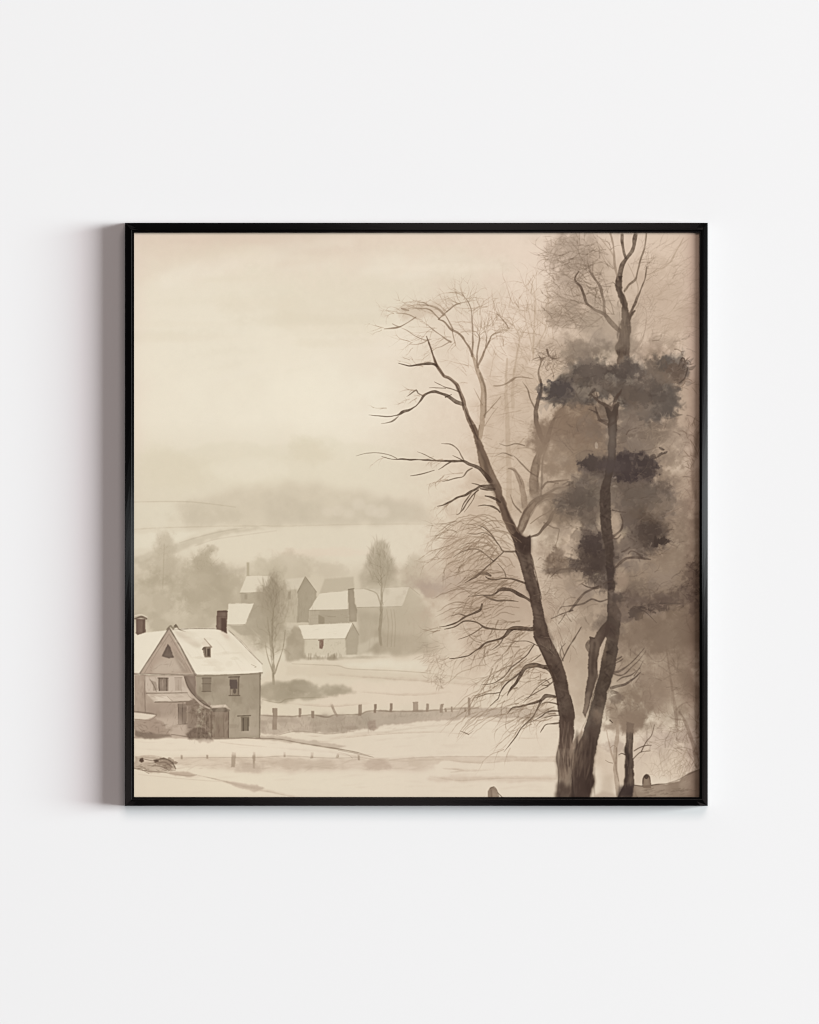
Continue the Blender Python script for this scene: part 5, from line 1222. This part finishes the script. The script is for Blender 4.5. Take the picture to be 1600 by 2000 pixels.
    for i in range(24):
        x, y = r.uniform(1222, 1236), r.uniform(1430, 1530)
        stroke([(x, y), (x + r.normal(0, 1), y + 12)], [.8, 1.8], (60, 48, 42) if r.random() < .6 else (128, 110, 95), .5, .3)
    for pts, w in [([(1236, 1482), (1244, 1474), (1252, 1468), (1270, 1466)], [3, 2.4, 2, 1]), ([(1238, 1466), (1248, 1460), (1260, 1456), (1272, 1455)], [2.4, 2, 2, 1]), ([(1252, 1468), (1262, 1448), (1272, 1436), (1278, 1415)], [2, 1.8, 1.4, 1])]:
        stroke(pts, w, (96, 80, 69), .8, .3)
    stroke([(1191, 1406), (1196, 1411)], [2.4, 1.4], (70, 56, 48), .8)
    # right bank
    poly([(1155, 1558), (1175, 1545), (1200, 1548), (1205, 1558)], (190, 172, 152), .8, 2, 2)
    poly([(1176, 1514), (1196, 1512), (1200, 1548), (1170, 1550)], (192, 175, 153), .6, 4, 3)
    poly([(1238, 1533), (1258, 1534), (1280, 1532), (1302, 1531), (1325, 1524), (1345, 1510), (1368, 1502), (1368, 1560), (1236, 1560)], (148, 130, 113), .95, 1, 1.5, .25, .4)
    poly([(1300, 1540), (1368, 1515), (1368, 1560), (1260, 1560)], (134, 116, 100), .4, 6, 5, .4)
    stroke([(1238, 1533), (1258, 1535), (1280, 1532), (1302, 1530)], [1.6, 2.4, 2.4, 1.2], (78, 63, 53), .8, .4)
    stroke([(1302, 1530), (1325, 1522), (1345, 1511), (1366, 1502)], [1, 1.6, 2.6, 2], (104, 87, 74), .7, .6)
    for i in range(40):
        x = r.uniform(1250, 1362); y = r.uniform(1540, 1556)
        stroke([(x, y), (x + r.uniform(5, 16), y - r.uniform(0, 5))], [.8, 1.8], (120, 103, 88), .4, .5)
    poly([(1255, 1538), (1255, 1522), (1258, 1514), (1263, 1512), (1268, 1515), (1271, 1526), (1272, 1540)], (132, 114, 98), .95, .7, .6, .2, .4)
    stroke([(1255, 1535), (1256, 1520), (1262, 1513), (1268, 1517), (1271, 1532)], [1.6, 2, 2.6, 2, 1.4], (84, 69, 59), .8, .3)
    blob(1262, 1517, 4, 4, (72, 58, 49), .7, .5, .2, 0)
    poly([(953, 1558), (953, 1545), (957, 1537), (963, 1536), (969, 1541), (974, 1558)], (146, 128, 111), .95, .8, .6, .2, .3)
    stroke([(959, 1543), (960, 1556)], [3, 3], (122, 104, 90), .6, .8)
    stroke([(957, 1540), (964, 1536), (970, 1543), (974, 1556)], [1.4, 1.6, 1.6, 1.4], (110, 94, 81), .8, .3)
    stroke([(972, 1548), (980, 1556)], [2, 2], (104, 88, 76), .7)

    # ================================================================ bare branches of the left tree
    BR = (80, 64, 53)
    for pts, w, a in [
        ([(855, 718), (850, 712), (844, 710), (834, 710), (822, 711), (810, 713), (799, 714.5), (788, 712), (778, 709)], [4, 4.4, 4, 4, 3.4, 3, 3, 2, .8], .85),
        ([(906, 790), (895, 785), (882, 780), (870, 773), (861, 767), (852, 764), (843, 764), (834, 768), (826, 774), (819, 784), (813, 792), (803, 799), (794, 803), (785, 806), (775, 810), (757, 813), (740, 812), (720, 810)], [7, 6.5, 6, 5.5, 5, 4.4, 4.4, 4, 4, 3.4, 3, 3, 4.4, 4.4, 2.6, 2, 1.6, .8], .8),
        ([(778, 813), (768, 821), (756, 825), (744, 827)], [2, 1.8, 1.4, .7], .6),
        ([(898, 766), (884, 760), (870, 756), (858, 750), (848, 745)], [2, 1.6, 1.6, 1.4, .6], .6),
        ([(870, 758), (852, 757), (838, 757)], [1.4, 1.6, .8], .5),
        ([(826, 773), (816, 768), (812, 762), (800, 770), (794, 774)], [2, 1.6, 2, 1.6, .6], .6),
        ([(870, 775), (882, 770)], [3, 1], .7),
        ([(958, 942), (950, 930), (942, 921), (935, 914), (926, 909), (916, 905), (905, 900), (890, 900), (875, 900), (850, 899), (830, 898), (810, 897), (790, 897), (771, 897), (758, 895), (745, 891)], [9, 8, 7, 6, 5.5, 5, 4.4, 3.6, 3, 2.8, 2.6, 2.4, 2.2, 1.8, 1.3, .7], .85),
        ([(775, 895), (760, 888), (740, 884), (715, 885), (695, 890)], [1.4, 1.4, 1.4, 1.2, .6], .5),
        ([(850, 898), (838, 892), (826, 886), (815, 882)], [1.6, 1.4, 1.2, .6], .55),
        ([(880, 902), (870, 907), (864, 912), (856, 917)], [2.4, 2, 1.8, .8], .75),
        ([(848, 918), (832, 923), (815, 927), (801, 929)], [1, 1.8, 1.8, .8], .7),
        ([(922, 914), (912, 920), (904, 930), (890, 933), (876, 937), (864, 940)], [3, 2.2, 2.2, 2, 1.8, .8], .65),
        ([(906, 900), (900, 888), (896, 880), (888, 872), (878, 867), (862, 866)], [2, 2, 1.8, 1.6, 1.6, .8], .55),
        ([(906, 900), (892, 893), (884, 889)], [2, 1.4, .7], .6),
        ([(966, 948), (954, 949), (940, 949), (930, 954), (921, 959), (908, 966), (893, 971), (880, 979), (868, 985), (854, 988)], [8, 7, 5, 4.4, 4.4, 3.4, 3, 2.6, 2, .8], .88),
        ([(966, 955), (950, 956), (938, 954)], [4, 4, 2], .8),
        ([(940, 949), (930, 945), (921, 943)], [2.4, 2, 1], .75),
        ([(934, 957), (926, 964), (917, 974), (910, 984), (904, 994), (896, 1003), (891, 1005)], [2.4, 2.2, 2, 1.8, 1.8, 1.4, .7], .75),
        ([(920, 962), (912, 974), (904, 986), (899, 998)], [2, 1.8, 1.6, .8], .65),
        ([(928, 962), (924, 975), (914, 990), (906, 1000)], [1.6, 1.4, 1.2, .7], .6),
        ([(976, 980), (966, 973), (957, 970), (947, 968)], [3, 4, 3.6, 1.6], .85),
        ([(976, 1000), (970, 993), (960, 988), (946, 986), (933, 988)], [3, 3, 2.4, 1.8, .8], .8),
        ([(1008, 1077), (996, 1077), (983, 1076), (976, 1066), (968, 1055), (958, 1042), (945, 1030), (930, 1024)], [3, 3, 3, 2, 1.8, 1.6, 1.4, .7], .7),
        ([(972, 1062), (960, 1048), (944, 1040), (928, 1043), (912, 1041)], [1.6, 1.5, 1.5, 1.4, .7], .55),
        ([(983, 1078), (972, 1088), (963, 1096), (952, 1106), (942, 1115), (930, 1124), (918, 1132), (908, 1138)], [2, 2, 2.4, 2.4, 3.4, 4, 3, 1], .8),
        ([(963, 1095), (950, 1084), (936, 1074), (920, 1072), (900, 1078), (885, 1088)], [1.8, 1.8, 1.6, 1.5, 1.3, .7], .6),
        ([(958, 1124), (948, 1120), (938, 1121), (928, 1126)], [3, 4.4, 3.4, 1.6], .8),
        ([(1026, 1138), (1012, 1134), (998, 1130), (984, 1129), (970, 1131), (956, 1131), (948, 1126)], [4, 3, 2.4, 2.4, 2.6, 2.6, 1.2], .85),
        ([(988, 1126), (984, 1114), (972, 1100)], [2, 1.6, 1], .6),
        ([(1040, 1174), (1016, 1162), (1004, 1155), (992, 1150), (984, 1149), (976, 1152), (968, 1158)], [6, 6.5, 6, 6, 5.5, 4, 2], .9),
        ([(970, 1156), (960, 1162), (946, 1162), (930, 1163), (914, 1164)], [2.4, 2.4, 2, 1.6, .8], .7),
        ([(945, 1164), (960, 1170), (974, 1173), (996, 1173), (1012, 1175)], [1.8, 2.4, 2.4, 2, .8], .7),
        ([(1045, 1227), (1032, 1229), (1018, 1227), (1006, 1226), (998, 1229), (990, 1237), (984, 1243), (974, 1248), (962, 1251), (952, 1253), (944, 1258), (936, 1266), (928, 1271), (917, 1279), (905, 1282), (890, 1285), (878, 1286)], [7, 7, 7, 6.5, 6, 6, 4.4, 3.4, 3, 3, 3, 3, 2.6, 2.4, 2.2, 1.6, .8], .92),
        ([(984, 1243), (977, 1256), (968, 1264), (958, 1270)], [3, 2, 2, 1], .55),
        ([(942, 1180), (940, 1187), (936, 1192), (926, 1197), (912, 1202), (903, 1208), (895, 1214), (886, 1218), (872, 1222), (858, 1224)], [4, 4, 4, 3.4, 3.2, 3, 3, 2.6, 2, .9], .88),
        ([(910, 1203), (896, 1199), (881, 1203)], [2, 1.6, .8], .65),
        ([(1034, 1230), (1000, 1229), (975, 1229), (961, 1228), (950, 1226), (942, 1222), (934, 1217), (926, 1214), (915, 1212), (905, 1213), (897, 1218), (889, 1223), (878, 1226), (868, 1228)], [2, 2, 2.4, 3, 3, 3, 2.6, 2.6, 2.6, 2.6, 2.2, 2, 1.6, .8], .78),
        ([(942, 1224), (925, 1236), (908, 1244), (895, 1248)], [1.8, 1.6, 1.4, .7], .6),
        ([(1078, 1302), (1066, 1303), (1056, 1301), (1046, 1299), (1036, 1300), (1028, 1302), (1022, 1308), (1017, 1316), (1012, 1326), (1006, 1336), (1000, 1343), (994, 1350), (990, 1358)], [6, 7, 8, 8, 7.5, 7, 6, 6, 5, 4.4, 4, 2.4, 1], .93),
        ([(1089, 1336), (1082, 1324), (1074, 1312), (1064, 1304)], [5, 6, 6, 4], .88),
        ([(1016, 1313), (1006, 1320), (996, 1328), (986, 1338), (980, 1345), (976, 1354), (973, 1364), (966, 1370), (958, 1378)], [3.4, 3, 2.6, 2.2, 2, 1.8, 2, 1.6, .8], .85),
        ([(976, 1352), (964, 1354), (950, 1355), (938, 1359), (926, 1363)], [1.8, 1.8, 1.6, 1.3, .6], .65),
        ([(1043, 1258), (1036, 1268), (1030, 1278), (1022, 1285), (1010, 1294), (998, 1304), (992, 1312), (984, 1321), (974, 1328), (966, 1333), (952, 1336), (940, 1337)], [2, 2, 2, 2.2, 2.2, 2.2, 2, 1.8, 1.6, 1.4, 1.4, .7], .75),
        ([(1056, 1278), (1046, 1286), (1040, 1290)], [2, 1.6, .8], .65),
        ([(1088, 1362), (1078, 1359), (1066, 1359), (1060, 1364), (1054, 1368), (1040, 1373), (1026, 1377), (1014, 1380), (1002, 1381), (996, 1387), (990, 1394)], [5, 5, 5, 4.4, 3.6, 3, 2.6, 2.2, 2, 1.6, .7], .9),
        ([(1056, 1368), (1052, 1378), (1046, 1390), (1040, 1400), (1030, 1410), (1018, 1421), (1010, 1434), (1002, 1446), (994, 1456), (984, 1468)], [3.6, 3, 2.6, 2.4, 2, 1.8, 1.6, 1.5, 1.2, .6], .8),
        ([(1091, 1376), (1080, 1373), (1068, 1371), (1058, 1374)], [2.6, 2.4, 2, 1], .75),
        ([(1092, 1388), (1078, 1388), (1066, 1391), (1058, 1398), (1046, 1405), (1030, 1412)], [2.2, 2, 2, 1.8, 1.5, .7], .7),
        ([(1092, 1396), (1076, 1398), (1062, 1402)], [2, 1.8, .8], .65),
        ([(1092, 1411), (1080, 1413), (1066, 1415), (1060, 1422), (1055, 1430)], [3, 2.4, 2, 1.6, .7], .75),
        ([(1082, 1330), (1070, 1338), (1058, 1337)], [2, 2, 1], .65),
        ([(1072, 1334), (1066, 1328), (1050, 1328)], [1.6, 1.8, .8], .6),
        ([(1080, 1322), (1062, 1332), (1046, 1345), (1034, 1360), (1022, 1372)], [1.4, 1.6, 1.5, 1.3, .7], .55),
        ([(1070, 1340), (1054, 1348), (1038, 1358), (1024, 1364)], [1.6, 1.8, 1.6, .7], .65),
        ([(1052, 1262), (1030, 1252), (1010, 1252), (990, 1256)], [1.8, 1.6, 1.5, .7], .55)]:
        stroke(pts, [v * 1.15 for v in w], BR, min(1, a * 1.05), .25, .25, .3)
    # anchors for fine drooping twigs to the left of the trunk
    TW = (142, 121, 101)
    anchors = []
    for (x0, y0, x1, y1, n, a0, L) in [(745, 891, 905, 900, 14, 190, 30), (864, 940, 922, 914, 8, 200, 34), (854, 988, 940, 949, 14, 215, 34), (860, 1040, 975, 1060, 26, 195, 60), (850, 1075, 960, 1045, 26, 200, 55),
                                     (885, 1088, 963, 1096, 22, 205, 50), (908, 1138, 983, 1078, 20, 200, 44), (948, 1126, 1026, 1138, 22, 200, 48), (914, 1164, 1028, 1168, 26, 195, 50), (858, 1224, 942, 1180, 20, 200, 42),
                                     (868, 1228, 1034, 1230, 26, 200, 46), (878, 1286, 1045, 1227, 40, 210, 55), (940, 1337, 1043, 1258, 30, 212, 55), (926, 1363, 1016, 1313, 26, 215, 50), (990, 1394, 1088, 1362, 26, 215, 50),
                                     (984, 1468, 1056, 1368, 22, 215, 45), (1030, 1412, 1092, 1388, 14, 210, 50), (1040, 1300, 1075, 1330, 18, 215, 60), (720, 810, 850, 765, 14, 195, 26), (778, 709, 844, 710, 8, 170, 26)]:
        for k in range(n):
            t = r.random()
            anchors.append((x0 + (x1 - x0) * t + r.normal(0, 4), y0 + (y1 - y0) * t + r.normal(0, 4), a0 + r.normal(0, 16), L * r.uniform(.5, 1.4)))
    for (x, y, a0, L) in anchors[::2]:
        far = y < 1120
        twig(x, y, a0, L, r.uniform(1.2, 2.2), (156, 135, 114) if far else TW, r.uniform(.3, .75), 2.5, 1, .35, 2, .3)
    for i in range(110):
        y = r.uniform(1010, 1400); x = np.interp(y, [1010, 1140, 1240, 1330, 1400], [985, 1020, 1040, 1075, 1088]) - r.uniform(0, 110)
        twig(x, y, 200 + r.normal(0, 16) + (y > 1250) * 10, r.uniform(24, 64), r.uniform(1.4, 2.4), (128, 108, 89), r.uniform(.4, .75), 2.5, 1, .35, 2, .35)
    # arcs of the misty weeping crown
    for i in range(24):
        x1 = r.uniform(930, 1000); y1 = r.uniform(1010, 1090); L = r.uniform(60, 120)
        stroke([(x1 + 20, y1 + 18), (x1, y1 - 2), (x1 - L * .35, y1 - 6), (x1 - L * .7, y1 + 12), (x1 - L, y1 + 40)], [1.4, 2.2, 1.8, 1.4, .5], (150, 129, 108), .55, .3, .3, 2.2)
    for i in range(30):
        x1 = r.uniform(900, 1030); y1 = r.uniform(1110, 1210); L = r.uniform(40, 100)
        stroke([(x1, y1), (x1 - L * .4, y1 - 3), (x1 - L * .75, y1 + 6), (x1 - L, y1 + 16)], [1.4, 2.2, 1.5, .5], (138, 118, 99), .55, .3, .3, 2)
    for i in range(28):
        x1 = r.uniform(930, 1060); y1 = r.uniform(1290, 1400); L = r.uniform(40, 100)
        stroke([(x1, y1), (x1 - L * .35, y1 + 8), (x1 - L * .7, y1 + 26), (x1 - L, y1 + 50)], [1.2, 1.8, 1.3, .5], (150, 130, 109), .5, .3, .3, 2)
    scrib(855, 1300, 22, 34, 70, (168, 149, 128), .5, 18, 1.2, 230, 30)
    scrib(858, 1330, 10, 14, 40, (160, 142, 122), .5, 10, 1.3, 260, 40)
    scrib(850, 1270, 30, 20, 50, (165, 150, 130), .45, 20, 1.2, 205, 20)
    scrib(1010, 1390, 40, 20, 70, (166, 147, 126), .45, 8, 1.3, 200, 90)
    scrib(890, 1030, 45, 35, 70, (176, 156, 134), .4, 20, 1.2, 200, 40)
    scrib(950, 1090, 60, 60, 120, (170, 150, 128), .4, 22, 1.2, 195, 25)
    for i in range(30):
        twig(r.uniform(1066, 1130), r.uniform(1195, 1300), r.uniform(60, 140), r.uniform(25, 60), 1.3, (150, 131, 113), .5, 0, 1, .4, 2)
    for i in range(34):
        twig(r.uniform(1040, 1120), r.uniform(1090, 1190), r.uniform(-40, 60), r.uniform(20, 50), 1.3, (146, 127, 109), .5, 0, 1, .5, 2)
    scrib(1100, 1160, 45, 45, 80, (150, 131, 113), .45, 16, 1.2, 20, 50)
    stroke([(898, 1427), (906, 1430), (915, 1434)], [1, 2, 2], (130, 113, 98), .8)
    stroke([(915, 1434), (924, 1427)], [1.4, .8], (150, 131, 114), .7)
    k = np.minimum(cv / 214.0, 1.0)
    cv *= np.where(k < 1, k ** .14, 1)
    cv[..., 2] *= 1 + np.clip((cv.mean(2) - 120) / 80, 0, 1) * (.017 + .010 * np.clip((Xp - 600) / 350 + (Yp - 1350) / 300 * (Yp > 1350), 0, 1))
    soft_copy = np.stack([P.blur(cv[..., i], 2.2) for i in range(3)], 2)
    cv += .5 * np.clip(cv - soft_copy, -26, 26)
    # ---- paper grain over everything
    cv *= (1 + (P.n1 - .5)[..., None] * .007 + (P.n4 - .5)[..., None] * .016 + (P.gr - .5)[..., None] * .012)
    return np.clip(cv, 0, 255)
#PAINT-END

# ------------------------------------------------------------------ the framed picture
def at(px, py, depth):
    """the point that stands `depth` metres in front of the wall and shows at photograph pixel (px, py)"""
    k = (CAM_D - depth) / CAM_D
    return (wx(px) * k, -depth, wz(py) * k)

OUT = (244.3, 435.2, 1382.6, 1574.0)       # outer edge of the frame in the photograph
INN = (262.2, 454.6, 1366.6, 1556.8)       # sight edge, where the print begins
PRINT_DEPTH = FRONT - 13.0 * S

BASE = (wx((OUT[0] + OUT[2]) / 2), 0.0, wz(OUT[3]))
frame = bpy.data.objects.new('picture_frame', None)
frame.empty_display_size = 0.05
scene.collection.objects.link(frame)
frame.location = BASE
frame['label'] = 'square black frame holding a sepia watercolour of a snowy village, on a white wall'
frame['category'] = 'framed picture'

def rel(p): return (p[0] - BASE[0], p[1] - BASE[1], p[2] - BASE[2])

# profile across a rail: (share of the way from outer to sight edge, depth from the wall)
PROFILE = [(0.0, 0.0015), (0.0, FRONT - 2.6 * S), (0.05, FRONT - 2.1 * S), (0.50, FRONT - 0.5 * S),
           (0.70, FRONT), (0.74, FRONT - 0.2 * S), (0.76, FRONT - 5.0 * S), (0.98, FRONT - 5.0 * S), (1.0, FRONT - 5.6 * S),
           (1.0, PRINT_DEPTH - 0.0004), (0.72, PRINT_DEPTH - 0.0004), (0.72, 0.0015)]

def rail(side, mat, edge_mat):
    """one mitred rail; side 0 left, 1 top, 2 right, 3 bottom"""
    ends = {0: ((0, 3), (0, 1)), 1: ((0, 1), (2, 1)), 2: ((2, 1), (2, 3)), 3: ((2, 3), (0, 3))}[side]
    rings = []
    stops = [0.0, 0.012] + [i / 20 for i in range(1, 20)] + [0.988, 1.0]
    n = len(stops) - 1
    for t in range(n + 1):
        ring = []
        for u, d in PROFILE:
            if side in (1, 3) and 0 < t < n and u <= 0.70 and d > FRONT - 3 * S:
                d = FRONT - (FRONT - d) * 0.15          # level rails shaped flatter than the upright ones to reflect less light
            def corner(c):
                ix, iy = c
                return (OUT[ix] * (1 - u) + INN[ix] * u, OUT[iy] * (1 - u) + INN[iy] * u)
            a, b = corner(ends[0]), corner(ends[1])
            s = stops[t]
            px, py = a[0] * (1 - s) + b[0] * s, a[1] * (1 - s) + b[1] * s
            ring.append(rel(at(px, py, d)))
        rings.append(ring)
    m = len(PROFILE)
    bm = bmesh.new()
    uvl = bm.loops.layers.uv.new('UVMap')
    vs = [[bm.verts.new(p) for p in ring] for ring in rings]
    for i in range(n):
        for j in range(m):
            k = (j + 1) % m
            f = bm.faces.new((vs[i][j], vs[i][k], vs[i + 1][k], vs[i + 1][j]))
            uv = [(j / m, i / n), ((j + 1) / m, i / n), ((j + 1) / m, (i + 1) / n), (j / m, (i + 1) / n)]
            for lp, c in zip(f.loops, uv): lp[uvl].uv = c
            f.material_index = 1 if j == 0 else 0
    bm.faces.new(list(reversed(vs[0]))); bm.faces.new(vs[n])
    bmesh.ops.recalc_face_normals(bm, faces=bm.faces)
    me = bpy.data.meshes.new('frame_rail')
    bm.to_mesh(me); bm.free()
    me.materials.append(mat); me.materials.append(edge_mat)
    o = bpy.data.objects.new('frame_rail', me)
    scene.collection.objects.link(o)
    o.parent = frame
    return o

lacquer = frame_material()
edge = edge_material()
for side in range(4):
    rail(side, lacquer, edge)

# the print itself: a flat sheet with its own painted material
def srgb_to_linear(v):
    v = v / 255.0
    return np.where(v <= 0.04045, v / 12.92, ((v + 0.055) / 1.055) ** 2.4)
def linear_to_srgb(v):
    return np.where(v <= 0.0031308, v * 12.92, 1.055 * np.maximum(v, 1e-9) ** (1 / 2.4) - 0.055)

ILLUM = 1.11        # how much brighter than its own colour a sheet shows under these lamps
art = paint_print().astype(np.float64)
art = linear_to_srgb(np.clip(srgb_to_linear(art) / ILLUM, 0, 1))
img = bpy.data.images.new('winter_watercolour', PW, PH, alpha=False)
rgba = np.ones((PH, PW, 4), np.float32)
rgba[..., :3] = art[::-1]
img.pixels.foreach_set(rgba.ravel())
img.update()
img.pack()

def print_material():
    m, nt, p = material('watercolour_paper')
    uv = nt.nodes.new('ShaderNodeUVMap'); uv.uv_map = 'UVMap'
    tx = nt.nodes.new('ShaderNodeTexImage'); tx.image = img; tx.interpolation = 'Linear'; tx.extension = 'EXTEND'
    nt.links.new(uv.outputs['UV'], tx.inputs['Vector'])
    nt.links.new(tx.outputs['Color'], p.inputs['Base Color'])
    p.inputs['Roughness'].default_value = 0.85
    p.inputs['Specular IOR Level'].default_value = 0.08
    return m

def sheet(name, d0, d1, rect, mat, uv=False):
    x0, y0, x1, y1 = rect
    q = [(x0, y1), (x1, y1), (x1, y0), (x0, y0)]
    vs = [rel(at(x, y, d1)) for x, y in q] + [rel(at(x, y, d0)) for x, y in q]
    o = mesh_object(name, vs, [(0, 1, 2, 3), (7, 6, 5, 4), (0, 4, 5, 1), (1, 5, 6, 2), (2, 6, 7, 3), (3, 7, 4, 0)], mat, frame)
    if uv:
        l = o.data.uv_layers.new(name='UVMap')
        for poly in o.data.polygons:
            for li in poly.loop_indices:
                vx, vy = q[o.data.loops[li].vertex_index % 4]
                l.data[li].uv = ((vx - PX0) / PW, 1 - (vy - PY0) / PH)
    return o

sheet('print', PRINT_DEPTH - 0.0003, PRINT_DEPTH, (PX0 - .4, PY0 + .2, PX0 + PW - .2, PY0 + PH - .4), print_material(), True)
board_mat, _, bp = material('grey_backing_board')
bp.inputs['Base Color'].default_value = (0.18, 0.15, 0.12, 1)
sheet('backing_board', PRINT_DEPTH - 0.004, PRINT_DEPTH - 0.0006, (PX0 + 1, PY0 + 2, PX0 + PW - 2, PY0 + PH - 2), board_mat)
